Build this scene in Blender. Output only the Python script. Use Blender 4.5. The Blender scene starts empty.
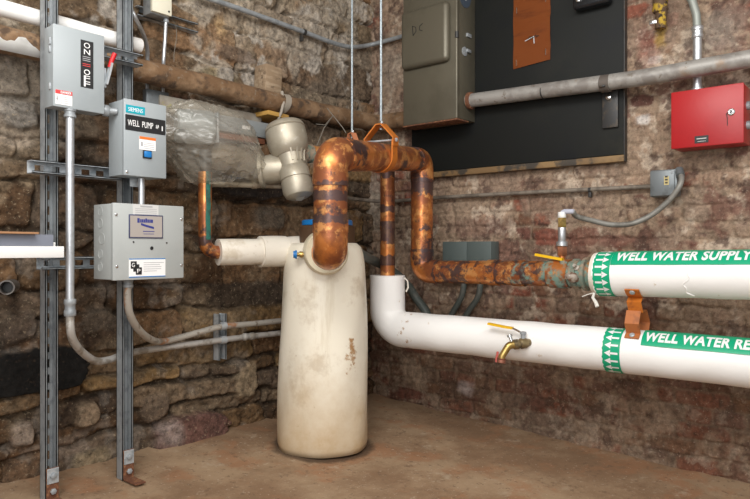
import bpy, bmesh, math, random
import numpy as np
from mathutils import Matrix, Vector
random.seed(7)
SC = bpy.context.scene
COL = SC.collection
R90 = -math.pi / 2
# ------------------------------------------------------------------ survey
# The two walls meet at the origin: wall_left is the plane y=0 (x<0), wall_right the plane x=0 (y<0).
FPX, CX, HY, CAM_H, D0, X0 = 656.0, 375.0, 248.0, 0.83, 3.68, 0.017
TH = math.atan2(656, 555)
ct, st = math.cos(TH), math.sin(TH)
CAM = Vector((X0 * ct - D0 * st, -X0 * st - D0 * ct, CAM_H))

def W(px, py, d):
    k = (px - CX) / FPX
    a, b = k * d + X0, d - D0
    return Vector((a * ct + b * st, -a * st + b * ct, CAM_H - (py - HY) / FPX * d))

def L(px, py, off=0.0):        # a point at distance off from the left wall
    k = (px - CX) / FPX
    return W(px, py, (D0 * ct + X0 * st - off) / (ct - st * k))

def R(px, py, off=0.0):        # a point at distance off from the right wall
    k = (px - CX) / FPX
    return W(px, py, (D0 * st - X0 * ct - off) / (ct * k + st))

def px_of(p):
    q = Vector((p[0] - CAM.x, p[1] - CAM.y))
    return CX + FPX * (q.x * ct - q.y * st) / (q.x * st + q.y * ct)

def on_seg(a, b, px):          # the point of segment a-b lying in the sight line of px
    lo, hi = 0.0, 1.0
    sgn = 1 if px_of(b) > px_of(a) else -1
    for _ in range(50):
        m = (lo + hi) / 2
        if sgn * (px_of(a.lerp(b, m)) - px) < 0: lo = m
        else: hi = m
    return a.lerp(b, lo)

def fz(x, y):                  # the floor falls gently towards the front of the right wall
    return .022 * (-x / 1.927) - .074 * (-y / 1.871)

# ------------------------------------------------------------------ objects
MW = {}

def tag(o, label=None, cat=None, group=None, kind=None):
    if label: o['label'] = label
    if cat: o['category'] = cat
    if group: o['group'] = group
    if kind: o['kind'] = kind
    return o

def thing(name, label, cat, loc=(0, 0, 0), rot=0.0, group=None):
    o = bpy.data.objects.new(name, None)
    COL.objects.link(o)
    o.empty_display_size = .05
    o.location = loc
    o.rotation_euler = (0, 0, rot)
    MW[o.name] = Matrix.Translation(Vector(loc)) @ Matrix.Rotation(rot, 4, 'Z')
    return tag(o, label, cat, group)

def obj(name, bm, mat, parent=None, world=False, smooth=38, label=None):
    if parent is not None and world:
        bm.transform(MW[parent.name].inverted())
    loc = None
    if parent is None:
        lo = [min(v.co[i] for v in bm.verts) for i in range(3)]
        hi = [max(v.co[i] for v in bm.verts) for i in range(3)]
        loc = Vector(((lo[0] + hi[0]) / 2, (lo[1] + hi[1]) / 2, lo[2]))
        bm.transform(Matrix.Translation(-loc))
    bmesh.ops.recalc_face_normals(bm, faces=bm.faces)
    me = bpy.data.meshes.new(name)
    bm.to_mesh(me); bm.free()
    if smooth:
        me.shade_smooth()
        me.set_sharp_from_angle(angle=math.radians(smooth))
    me.materials.append(mat)
    o = bpy.data.objects.new(name, me)
    COL.objects.link(o)
    if parent is not None:
        o.parent = parent
        MW[o.name] = MW[parent.name]
    else:
        o.location = loc
        MW[o.name] = Matrix.Translation(loc)
    if label: o['label'] = label
    return o

def solo(name, bm, mat, label, cat, group=None, smooth=38):
    return tag(obj(name, bm, mat, None, smooth=smooth), label, cat, group)

def B(): return bmesh.new()

def bx(bm, x0, x1, y0, y1, z0, z1, bev=0.0, seg=2):
    r = bmesh.ops.create_cube(bm, size=1)
    vs = r['verts']
    for v in vs:
        v.co = Vector(((x0 + x1) / 2 + v.co.x * (x1 - x0), (y0 + y1) / 2 + v.co.y * (y1 - y0), (z0 + z1) / 2 + v.co.z * (z1 - z0)))
    if bev > 0:
        es = list({e for v in vs for e in v.link_edges})
        bmesh.ops.bevel(bm, geom=es, offset=bev, segments=seg, affect='EDGES', profile=.5)
    return bm

def box(*a, **k): return bx(B(), *a, **k)

def frame_of(d):
    d = Vector(d).normalized()
    up = Vector((0, 0, 1)) if abs(d.z) < .95 else Vector((1, 0, 0))
    a = d.cross(up).normalized()
    return d, a, a.cross(d).normalized()

def lathe(bm, prof, p0, d, seg=28, caps=True):
    """prof: (radius, distance along d from p0)"""
    d, a, b = frame_of(d)
    p0 = Vector(p0)
    rings = []
    for r, h in prof:
        c = p0 + d * h
        if r < 1e-5: rings.append([bm.verts.new(c)])
        else: rings.append([bm.verts.new(c + (a * math.cos(t) + b * math.sin(t)) * r) for t in [2 * math.pi * i / seg for i in range(seg)]])
    for u, v in zip(rings, rings[1:]):
        if len(u) == 1 and len(v) == 1: continue
        for i in range(seg):
            j = (i + 1) % seg
            if len(u) == 1: bm.faces.new((u[0], v[j], v[i]))
            elif len(v) == 1: bm.faces.new((u[i], u[j], v[0]))
            else: bm.faces.new((u[i], u[j], v[j], v[i]))
    for k, rg in ((0, rings[0]), (-1, rings[-1])):
        if caps and len(rg) > 1: bm.faces.new(rg if k else rg[::-1])
    return bm

def cyl(bm, p0, p1, r, seg=20, bev=0.0):
    p0, p1 = Vector(p0), Vector(p1)
    h = (p1 - p0).length
    pr = [(r, 0), (r, h)] if bev <= 0 else [(r - bev, 0), (r, bev), (r, h - bev), (r - bev, h)]
    return lathe(bm, pr, p0, p1 - p0, seg)

def fil(pts, rad, n=8):
    """round the inner corners of a polyline"""
    pts = [Vector(p) for p in pts]
    out = [pts[0]]
    for i in range(1, len(pts) - 1):
        r = rad[i - 1] if isinstance(rad, (list, tuple)) else rad
        p, a, b = pts[i], pts[i - 1], pts[i + 1]
        u, v = (a - p).normalized(), (b - p).normalized()
        ang = u.angle(v)
        if r <= 0 or ang > 3.1: out.append(p); continue
        t = min(r / math.tan(ang / 2), (a - p).length * .499, (b - p).length * .499)
        rr = t * math.tan(ang / 2)
        cen = p + (u + v).normalized() * (rr / math.sin(ang / 2))
        s, e = p + u * t - cen, p + v * t - cen
        tot = s.angle(e)
        ax = s.cross(e).normalized()
        for k in range(n + 1): out.append(cen + Matrix.Rotation(tot * k / n, 3, ax) @ s)
    out.append(pts[-1])
    return out

def dens(pts, step):
    out = [Vector(pts[0])]
    for a, b in zip(pts, pts[1:]):
        a, b = Vector(a), Vector(b)
        n = max(1, int((b - a).length / step))
        for k in range(1, n + 1): out.append(a.lerp(b, k / n))
    return out

def spline(pts, n=10):
    P = [Vector(p) for p in pts]
    P = [P[0] * 2 - P[1]] + P + [P[-1] * 2 - P[-2]]
    out = []
    for i in range(1, len(P) - 2):
        a, b, c, d = P[i - 1:i + 3]
        for k in range(n):
            t = k / n
            out.append(.5 * ((2 * b) + (c - a) * t + (2 * a - 5 * b + 4 * c - d) * t * t + (3 * b - a - 3 * c + d) * t ** 3))
    out.append(P[-2])
    return out

def sweep(bm, pts, r, seg=16, caps=True, attrs=None, wob=0.0, rs=None):
    """tube along pts; attrs: {name: f(arclength)} stored per vertex; rs: radius as f(fraction)"""
    pts = [Vector(p) for p in pts]
    lays = {k: bm.verts.layers.float.get(k) or bm.verts.layers.float.new(k) for k in (attrs or {})}
    n = len(pts)
    tan = [(pts[min(i + 1, n - 1)] - pts[max(i - 1, 0)]).normalized() for i in range(n)]
    _, a, b = frame_of(tan[0])
    b = tan[0].cross(a)
    s, rings = 0.0, []
    for i in range(n):
        if i:
            s += (pts[i] - pts[i - 1]).length
            q = tan[i - 1].rotation_difference(tan[i])
            a = q @ a
            a = (a - tan[i] * a.dot(tan[i])).normalized()
            b = tan[i].cross(a)
        rr = r * (rs(i / (n - 1)) if rs else 1)
        ring = []
        for j in range(seg):
            t = 2 * math.pi * j / seg
            w = 1 + wob * (math.sin(3 * t + s * 21) * .5 + math.sin(2 * t - s * 33 + 1) * .5 + math.sin(s * 45 + 5 * t) * .3) if wob else 1
            v = bm.verts.new(pts[i] + (a * math.cos(t) + b * math.sin(t)) * rr * w)
            for k, l in lays.items(): v[l] = attrs[k](s)
            ring.append(v)
        rings.append(ring)
    for u, v in zip(rings, rings[1:]):
        for i in range(seg):
            j = (i + 1) % seg
            bm.faces.new((u[i], u[j], v[j], v[i]))
    if caps:
        bm.faces.new(rings[0][::-1]); bm.faces.new(rings[-1])
    return bm

def strap(bm, pts, wdir, width, th):
    """flat bar following pts, its width along wdir"""
    pts = [Vector(p) for p in pts]
    w = Vector(wdir).normalized() * width / 2
    n = len(pts)
    rows = []
    for i in range(n):
        t = (pts[min(i + 1, n - 1)] - pts[max(i - 1, 0)]).normalized()
        m = t.cross(w).normalized() * th / 2
        rows.append([bm.verts.new(pts[i] + x) for x in (w + m, -w + m, -w - m, w - m)])
    for u, v in zip(rows, rows[1:]):
        for i in range(4):
            bm.faces.new((u[i], u[(i + 1) % 4], v[(i + 1) % 4], v[i]))
    bm.faces.new(rows[0][::-1]); bm.faces.new(rows[-1])
    return bm

def text_bm(s, bold=0.0, shear=0.0, space=1.0):
    cu = bpy.data.curves.new('lettering', 'FONT')
    cu.body = s; cu.size = 1; cu.offset = bold; cu.shear = shear; cu.space_character = space
    cu.resolution_u = 3
    o = bpy.data.objects.new('lettering', cu)
    COL.objects.link(o)
    dg = bpy.context.evaluated_depsgraph_get()
    me = bpy.data.meshes.new_from_object(o.evaluated_get(dg))
    bm = B(); bm.from_mesh(me)
    bpy.data.objects.remove(o); bpy.data.curves.remove(cu); bpy.data.meshes.remove(me)
    xs = [v.co.x for v in bm.verts]; ys = [v.co.y for v in bm.verts]
    x0, x1, y0, y1 = min(xs), max(xs), min(ys), max(ys)
    for v in bm.verts: v.co = Vector(((v.co.x - x0) / (x1 - x0), (v.co.y - y0) / (y1 - y0), 0))
    return bm                                      # the words fill the unit square

def text(s, x0, x1, z0, z1, y, mat, parent, bold=.02, name='lettering', shear=0.0, label=None):
    bm = text_bm(s, bold, shear)
    for v in bm.verts: v.co = Vector((x0 + v.co.x * (x1 - x0), y, z0 + v.co.y * (z1 - z0)))
    r = bmesh.ops.extrude_face_region(bm, geom=bm.faces[:])
    for g in r['geom']:
        if isinstance(g, bmesh.types.BMVert): g.co.y -= .0006
    return obj(name, bm, mat, parent, smooth=0, label=label)

# ------------------------------------------------------------------ materials
def newmat(name):
    m = bpy.data.materials.new(name); m.use_nodes = True
    nt = m.node_tree
    return m, nt, nt.nodes['Principled BSDF']

def noise(nt, scale, detail=6, rough=.6, coord='Object', stretch=None):
    tc = nt.nodes.new('ShaderNodeTexCoord')
    src = tc.outputs[coord]
    if stretch:
        mp = nt.nodes.new('ShaderNodeMapping'); mp.inputs['Scale'].default_value = stretch
        nt.links.new(src, mp.inputs[0]); src = mp.outputs[0]
    n = nt.nodes.new('ShaderNodeTexNoise')
    n.inputs['Scale'].default_value = scale; n.inputs['Detail'].default_value = detail; n.inputs['Roughness'].default_value = rough
    nt.links.new(src, n.inputs['Vector'])
    return n.outputs['Fac']

def rng(nt, val, a, b, c=0.0, d=1.0, smooth=True):
    r = nt.nodes.new('ShaderNodeMapRange')
    r.interpolation_type = 'SMOOTHSTEP' if smooth else 'LINEAR'
    for i, x in enumerate((a, b, c, d)): r.inputs[i + 1].default_value = x
    nt.links.new(val, r.inputs[0])
    return r.outputs[0]

def mixc(nt, fac, a, b, mode='MIX'):
    m = nt.nodes.new('ShaderNodeMix'); m.data_type = 'RGBA'; m.blend_type = mode
    for sock, v in ((m.inputs[0], fac), (m.inputs[6], a), (m.inputs[7], b)):
        if hasattr(v, 'links') or hasattr(v, 'is_linked'): nt.links.new(v, sock)
        elif isinstance(v, (int, float)): sock.default_value = v
        else: sock.default_value = (*v, 1)
    return m.outputs[2]

def math_(nt, op, a, b):
    m = nt.nodes.new('ShaderNodeMath'); m.operation = op; m.use_clamp = True
    for i, v in enumerate((a, b)):
        if isinstance(v, (int, float)): m.inputs[i].default_value = v
        else: nt.links.new(v, m.inputs[i])
    return m.outputs[0]

def attr(nt, name):
    a = nt.nodes.new('ShaderNodeAttribute'); a.attribute_name = name
    return a

def bump(nt, bs, h, strength=.3, dist=.01):
    b = nt.nodes.new('ShaderNodeBump'); b.inputs['Strength'].default_value = strength; b.inputs['Distance'].default_value = dist
    nt.links.new(h, b.inputs['Height']); nt.links.new(b.outputs[0], bs.inputs['Normal'])

def M(name, col, rough=.5, metal=0.0, layers=(), bmp=None, spec=None):
    """layers: (colour, noise scale, from, to[, stretch]) painted over the base colour"""
    m, nt, bs = newmat(name)
    cur = None
    for ly in layers:
        c2, sc, a, b = ly[:4]
        f = rng(nt, noise(nt, sc, stretch=ly[4] if len(ly) > 4 else None), a, b)
        cur = mixc(nt, f, cur if cur is not None else col, c2)
    if cur is not None: nt.links.new(cur, bs.inputs['Base Color'])
    else: bs.inputs['Base Color'].default_value = (*col, 1)
    bs.inputs['Roughness'].default_value = rough; bs.inputs['Metallic'].default_value = metal
    if spec is not None: bs.inputs['Specular IOR Level'].default_value = spec
    if bmp: bump(nt, bs, noise(nt, bmp[0]), bmp[1], bmp[2] if len(bmp) > 2 else .005)
    return m

GALV = M('galvanised_steel', (.50, .53, .55), .42, .35, [((.30, .34, .37), 30, .45, .65)])
GALV_DULL = M('weathered_galvanised_steel', (.36, .385, .40), .48, .3, [((.25, .27, .285), 25, .45, .65)])
EMT = M('bright_conduit_steel', (.60, .625, .65), .42, .85, [((.50, .52, .54), 40, .5, .7)])
DIRTY_EMT = M('dusty_conduit_steel', (.48, .46, .43), .5, .35, [((.30, .27, .23), 22, .5, .62), ((.36, .17, .08), 9, .62, .7)])
RUSTED_EMT = M('rust_stained_conduit', (.45, .42, .37), .55, .25, [((.42, .2, .1), 12, .55, .64), ((.25, .21, .17), 30, .55, .65)])
RUST = M('rusted_iron', (.16, .065, .035), .85, .2, [((.32, .15, .07), 60, .5, .65), ((.07, .04, .03), 35, .55, .7)], (120, .5))
GREYBOX = M('grey_enamel', (.335, .37, .385), .38, .0, [((.31, .345, .36), 6, .45, .65)])
GREYBOX2 = M('pale_grey_enamel', (.40, .42, .41), .4, .0, [((.375, .395, .385), 6, .45, .65)])
BLACK = M('black_plastic', (.012, .012, .013), .45)
WHITE = M('white_paint', (.82, .82, .80), .45, 0, [((.74, .73, .70), 9, .5, .7)])
PAPER = M('white_label', (.84, .84, .83), .5)
PALEPAPER = M('pale_grey_label', (.60, .60, .585), .5)
LINE = M('grey_print', (.38, .38, .39), .6)
NAVY = M('navy_print', (.03, .04, .22), .5)
BEIGEPLATE = M('taupe_faceplate', (.38, .34, .31), .45)
TEAL = M('teal_label', (.0, .33, .42), .4)
ORANGE_LBL = M('orange_print', (.75, .17, .02), .45)
BLUE = M('blue_plastic', (.01, .17, .48), .35)
REDP = M('red_plastic', (.55, .01, .015), .4)
REDPRINT = M('red_print', (.62, .05, .05), .5)
REDBOX = M('red_enamel', (.41, .010, .013), .4, 0, [((.37, .010, .013), 5, .45, .65)], (70, .05))
CREAM = M('cream_enamel', (.74, .71, .57), .4)
CHROME = M('chrome', (.75, .75, .74), .18, 1)
DARKIRON = M('dark_iron', (.05, .05, .05), .5, .4, [((.10, .08, .06), 30, .5, .7)])
ORANGE = M('orange_primer_steel', (.55, .165, .02), .5, .15, [((.36, .10, .02), 25, .5, .68)])
SALMON = M('dusty_primer_steel', (.50, .19, .09), .6, .1, [((.28, .10, .05), 25, .5, .68)])
BRASS = M('brass', (.52, .36, .12), .35, .85, [((.22, .15, .06), 30, .5, .7)])
YELLOW = M('yellow_vinyl', (.85, .50, .01), .4)
BRONZE = M('cast_bronze', (.40, .36, .285), .45, .45, [((.36, .32, .245), 14, .45, .65), ((.54, .50, .43), 30, .6, .75)], (150, .12))
VERD = M('verdigris_bronze', (.17, .225, .18), .7, .2, [((.32, .25, .18), 30, .42, .58), ((.10, .10, .08), 40, .55, .7)], (90, .4))
BURLAP = M('brown_pipe_wrap', (.155, .085, .04), .9, 0, [((.25, .155, .085), 7, .45, .62), ((.075, .045, .026), 16, .52, .66), ((.22, .17, .12), 40, .58, .7)], (60, .5, .01))
GREEN = M('green_label', (.0, .37, .185), .35)
SLATE = M('black_slate', (.010, .011, .010), .6, 0, [((.030, .028, .019), 2.5, .5, .75), ((.008, .009, .010), 5, .5, .7), ((.10, .10, .09), 55, .70, .78)], (25, .04), spec=.22)
OLIVE = M('olive_grey_steel', (.138, .124, .090), .42, .35, [((.11, .098, .07), 4, .45, .65), ((.10, .045, .03), 7, .66, .76)], (90, .06))
CARDBOARD = M('brown_cardboard', (.38, .20, .10), .8)
RUSTPAPER = M('burnt_orange_paper', (.33, .085, .012), .6, 0, [((.22, .055, .01), 5, .5, .65, (.6, 3, 3))])
TRAY = M('slate_blue_tray', (.19, .205, .25), .5)
CONDUIT = M('grey_flexible_conduit', (.26, .25, .225), .55, .3, [((.17, .16, .14), 20, .5, .65)])
LIQUID = M('dark_green_grey_jacket', (.085, .10, .09), .5, 0, [((.13, .13, .115), 20, .5, .65)])
GREYJB = M('grey_cast_box', (.19, .21, .22), .45, .4, [((.11, .12, .12), 14, .48, .68)])
DKJB = M('dark_grey_green_box', (.095, .12, .115), .5, .1, [((.07, .085, .08), 10, .5, .68)])
WOOD = M('weathered_wood', (.26, .18, .11), .85, 0, [((.36, .27, .18), 9, .45, .65, (1, 6, 6)), ((.12, .08, .05), 30, .58, .7)], (50, .3))
OCHREWOOD = M('yellowed_wood', (.42, .24, .055), .8, 0, [((.25, .14, .05), 18, .5, .68)])
PLANK = M('grey_painted_ledge', (.33, .30, .25), .85, 0, [((.25, .21, .165), 9, .48, .66), ((.33, .30, .12), 20, .6, .7)], (40, .2))
BROWNPAINT = M('brown_board_edge', (.19, .115, .05), .7, 0, [((.25, .155, .065), 6, .5, .62), ((.05, .04, .03), 10, .5, .62)])
TWINE = M('dull_wire', (.20, .18, .15), .6, .3)
HANDINK = M('black_marker', (.02, .018, .015), .7)
STAINYELLOW = M('yellow_stained_iron', (.11, .065, .035), .75, .2, [((.46, .30, .03), 24, .52, .60), ((.03, .02, .015), 34, .56, .62)], (60, .4))
YARN = M('torn_fabric_wrap', (.75, .72, .66), .9)

def copper_mat():
    m, nt, bs = newmat('tarnished_copper')
    n1 = noise(nt, 7, 7, .6)
    n2 = noise(nt, 19, 6, .65)
    c = mixc(nt, rng(nt, n1, .40, .56), (.58, .20, .05), (.29, .095, .038))
    c = mixc(nt, rng(nt, n2, .50, .60), c, (.66, .30, .10))
    c = mixc(nt, rng(nt, noise(nt, 5, 6, .7), .54, .62), c, (.085, .045, .040))
    band = attr(nt, 'band').outputs['Fac']
    bm_ = math_(nt, 'ADD', band, math_(nt, 'MULTIPLY', rng(nt, noise(nt, 26, 4, .6), .3, .7), .55))
    bf = rng(nt, bm_, .66, .82, 0, .85)
    c = mixc(nt, bf, c, (.070, .052, .055))
    vd = attr(nt, 'verd').outputs['Fac']
    vf = rng(nt, math_(nt, 'ADD', math_(nt, 'MULTIPLY', vd, .42), math_(nt, 'MULTIPLY', noise(nt, 22, 6, .7), .8)), .70, .84)
    c = mixc(nt, vf, c, (.17, .28, .235))
    nt.links.new(c, bs.inputs['Base Color'])
    nt.links.new(rng(nt, vf, 0, 1, .55, .05, False), bs.inputs['Metallic'])
    nt.links.new(rng(nt, n1, .3, .7, .26, .48, False), bs.inputs['Roughness'])
    bump(nt, bs, n2, .08, .004)
    return m
COPPER = copper_mat()

def jacket_mat(name, base, dirt, amount, foot=None, scale=5, worn=False):
    m, nt, bs = newmat(name)
    c = mixc(nt, rng(nt, noise(nt, scale, 7, .65), .60 - amount, .74 - amount), base, tuple(b * .6 + d * .4 for b, d in zip(base, dirt)))
    c = mixc(nt, rng(nt, noise(nt, scale * 5, 6, .7), .64, .74), c, dirt)
    if foot:                                        # splashed dirt above the floor
        sp = nt.nodes.new('ShaderNodeSeparateXYZ'); tc = nt.nodes.new('ShaderNodeTexCoord')
        nt.links.new(tc.outputs['Object'], sp.inputs[0])
        z = math_(nt, 'ADD', rng(nt, sp.outputs[2], 0, foot, .55, 0, False), math_(nt, 'MULTIPLY', noise(nt, 9, 7, .7), .55))
        c = mixc(nt, rng(nt, z, .30, .90, 0, .95, False), c, (.50, .34, .17))
        st_ = noise(nt, 7, 6, .7, stretch=(1.6, 1.6, .22))
        c = mixc(nt, rng(nt, st_, .56, .68, 0, .28), c, (.50, .40, .24))
    if foot or worn:
        w = attr(nt, 'worn').outputs['Fac']
        wf = rng(nt, math_(nt, 'MULTIPLY', w, noise(nt, 40, 6, .7)), .44, .56)
        c = mixc(nt, wf, c, (.40, .22, .09))
    nt.links.new(c, bs.inputs['Base Color'])
    bs.inputs['Roughness'].default_value = .42
    bump(nt, bs, noise(nt, 13, 6, .6), .22, .008)
    return m
TANKJ = jacket_mat('cream_jacket', (.82, .76, .63), (.36, .24, .12), .08, foot=.42)
PIPEJ = jacket_mat('white_pipe_jacket', (.93, .925, .905), (.52, .38, .22), .0, scale=3, worn=True)
OLDJ = jacket_mat('yellowed_pipe_jacket', (.74, .69, .60), (.35, .25, .12), .10, scale=8)

def wall_mat(name, vari=.35, bscale=60, crust=(.42, .33, .22), camt=.55, dark=(.05, .035, .025), damt=.65):
    m, nt, bs = newmat(name)
    a = attr(nt, 'masonry').outputs['Color']
    n = noise(nt, 38, 8, .75)
    g = rng(nt, n, .34, .66, 1 - vari * 1.45, 1 + vari * 1.25, False)
    hsv = nt.nodes.new('ShaderNodeHueSaturation'); nt.links.new(g, hsv.inputs['Value']); nt.links.new(a, hsv.inputs['Color'])
    c = mixc(nt, math_(nt, 'MULTIPLY', rng(nt, noise(nt, 80, 6, .7), .57, .66, 0, camt), rng(nt, a, .015, .05)), hsv.outputs[0], crust, 'MIX')
    c = mixc(nt, rng(nt, noise(nt, 50, 6, .7), .57, .66, 0, damt), c, dark, 'MIX')
    nt.links.new(c, bs.inputs['Base Color'])
    bs.inputs['Roughness'].default_value = .86
    bs.inputs['Specular IOR Level'].default_value = .25
    bump(nt, bs, noise(nt, bscale, 8, .7), .55, .012)
    return m

def bag_mat():
    m, nt, bs = newmat('clear_plastic_film')
    out = nt.nodes['Material Output']
    tr = nt.nodes.new('ShaderNodeBsdfTransparent'); tr.inputs[0].default_value = (.93, .92, .89, 1)
    gl = nt.nodes.new('ShaderNodeBsdfGlossy'); gl.inputs['Roughness'].default_value = .28
    df = nt.nodes.new('ShaderNodeBsdfDiffuse'); df.inputs[0].default_value = (.62, .57, .48, 1)
    fr = nt.nodes.new('ShaderNodeLayerWeight'); fr.inputs['Blend'].default_value = .35
    bp = nt.nodes.new('ShaderNodeBump'); bp.inputs['Strength'].default_value = .25; bp.inputs['Distance'].default_value = .02
    nt.links.new(noise(nt, 14, 4, .5), bp.inputs['Height'])
    for n in (gl, fr): nt.links.new(bp.outputs[0], n.inputs['Normal'])
    m1 = nt.nodes.new('ShaderNodeMixShader'); m2 = nt.nodes.new('ShaderNodeMixShader')
    m1.inputs[0].default_value = .20
    nt.links.new(tr.outputs[0], m1.inputs[1]); nt.links.new(df.outputs[0], m1.inputs[2])
    nt.links.new(rng(nt, fr.outputs['Facing'], 0, 1, .03, .42, False), m2.inputs[0])
    nt.links.new(m1.outputs[0], m2.inputs[1]); nt.links.new(gl.outputs[0], m2.inputs[2])
    nt.links.new(m2.outputs[0], out.inputs['Surface'])
    return m
BAG = bag_mat()

# ------------------------------------------------------------------ masonry
def vnoise(x, y, seed):
    t = np.random.RandomState(seed).rand(256, 256)
    xi, yi = np.floor(x).astype(int), np.floor(y).astype(int)
    fx, fy = x - xi, y - yi
    fx, fy = fx * fx * (3 - 2 * fx), fy * fy * (3 - 2 * fy)
    a, b, c, d = t[xi & 255, yi & 255], t[(xi + 1) & 255, yi & 255], t[xi & 255, (yi + 1) & 255], t[(xi + 1) & 255, (yi + 1) & 255]
    return (a * (1 - fx) + b * fx) * (1 - fy) + (c * (1 - fx) + d * fx) * fy

def fbm(x, y, scale, octv=4, seed=1, gain=.55):
    s, amp, tot = 0, 1, 0
    for o in range(octv):
        s = s + amp * vnoise(x * scale + 17.3 * o, y * scale + 9.1 * o, seed + o); tot += amp
        amp *= gain; scale *= 2.03
    return s / tot

def sst(a, b, x):
    t = np.clip((x - a) / (b - a), 0, 1)
    return t * t * (3 - 2 * t)

def grid_obj(name, P, colr, mat, kind='structure'):
    nv, nu = P.shape[:2]
    idx = np.arange(nu * nv).reshape(nv, nu)
    q = np.stack([idx[:-1, :-1], idx[:-1, 1:], idx[1:, 1:], idx[1:, :-1]], -1).reshape(-1, 4)
    me = bpy.data.meshes.new(name)
    me.vertices.add(nu * nv); me.vertices.foreach_set('co', P.reshape(-1).astype(np.float32))
    me.loops.add(q.size); me.loops.foreach_set('vertex_index', q.reshape(-1).astype(np.int32))
    me.polygons.add(len(q)); me.polygons.foreach_set('loop_start', np.arange(0, q.size, 4, dtype=np.int32))
    me.update(calc_edges=True)
    me.shade_smooth()
    if colr is not None:
        ca = me.color_attributes.new('masonry', 'FLOAT_COLOR', 'POINT')
        ca.data.foreach_set('color', np.concatenate([colr, np.ones(colr.shape[:2] + (1,))], -1).reshape(-1).astype(np.float32))
    me.materials.append(mat)
    o = bpy.data.objects.new(name, me); COL.objects.link(o)
    o['kind'] = kind
    return o

def courses(u, v, rs, vmax, hmin, hmax, wmin, wmax, v0=-.2):
    """irregular courses: per point stone id, distances to the joint, local coords"""
    edges = [v0]
    while edges[-1] < vmax + .3: edges.append(edges[-1] + rs.uniform(hmin, hmax))
    edges = np.array(edges)
    row = np.clip(np.searchsorted(edges, v) - 1, 0, len(edges) - 2)
    ev = np.minimum(v - edges[row], edges[row + 1] - v)
    eu = np.zeros_like(u); sid = np.zeros(u.shape, int)
    for r in range(len(edges) - 1):
        ce = [-3.4 + rs.uniform(-.3, 0)]
        while ce[-1] < .4: ce.append(ce[-1] + rs.uniform(wmin, wmax) * (1 if rs.rand() > .25 else .55))
        ce = np.array(ce)
        m = row == r
        cc = np.clip(np.searchsorted(ce, u[m]) - 1, 0, len(ce) - 2)
        eu[m] = np.minimum(u[m] - ce[cc], ce[cc + 1] - u[m])
        sid[m] = r * 97 + cc
    return sid, eu, ev

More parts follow.
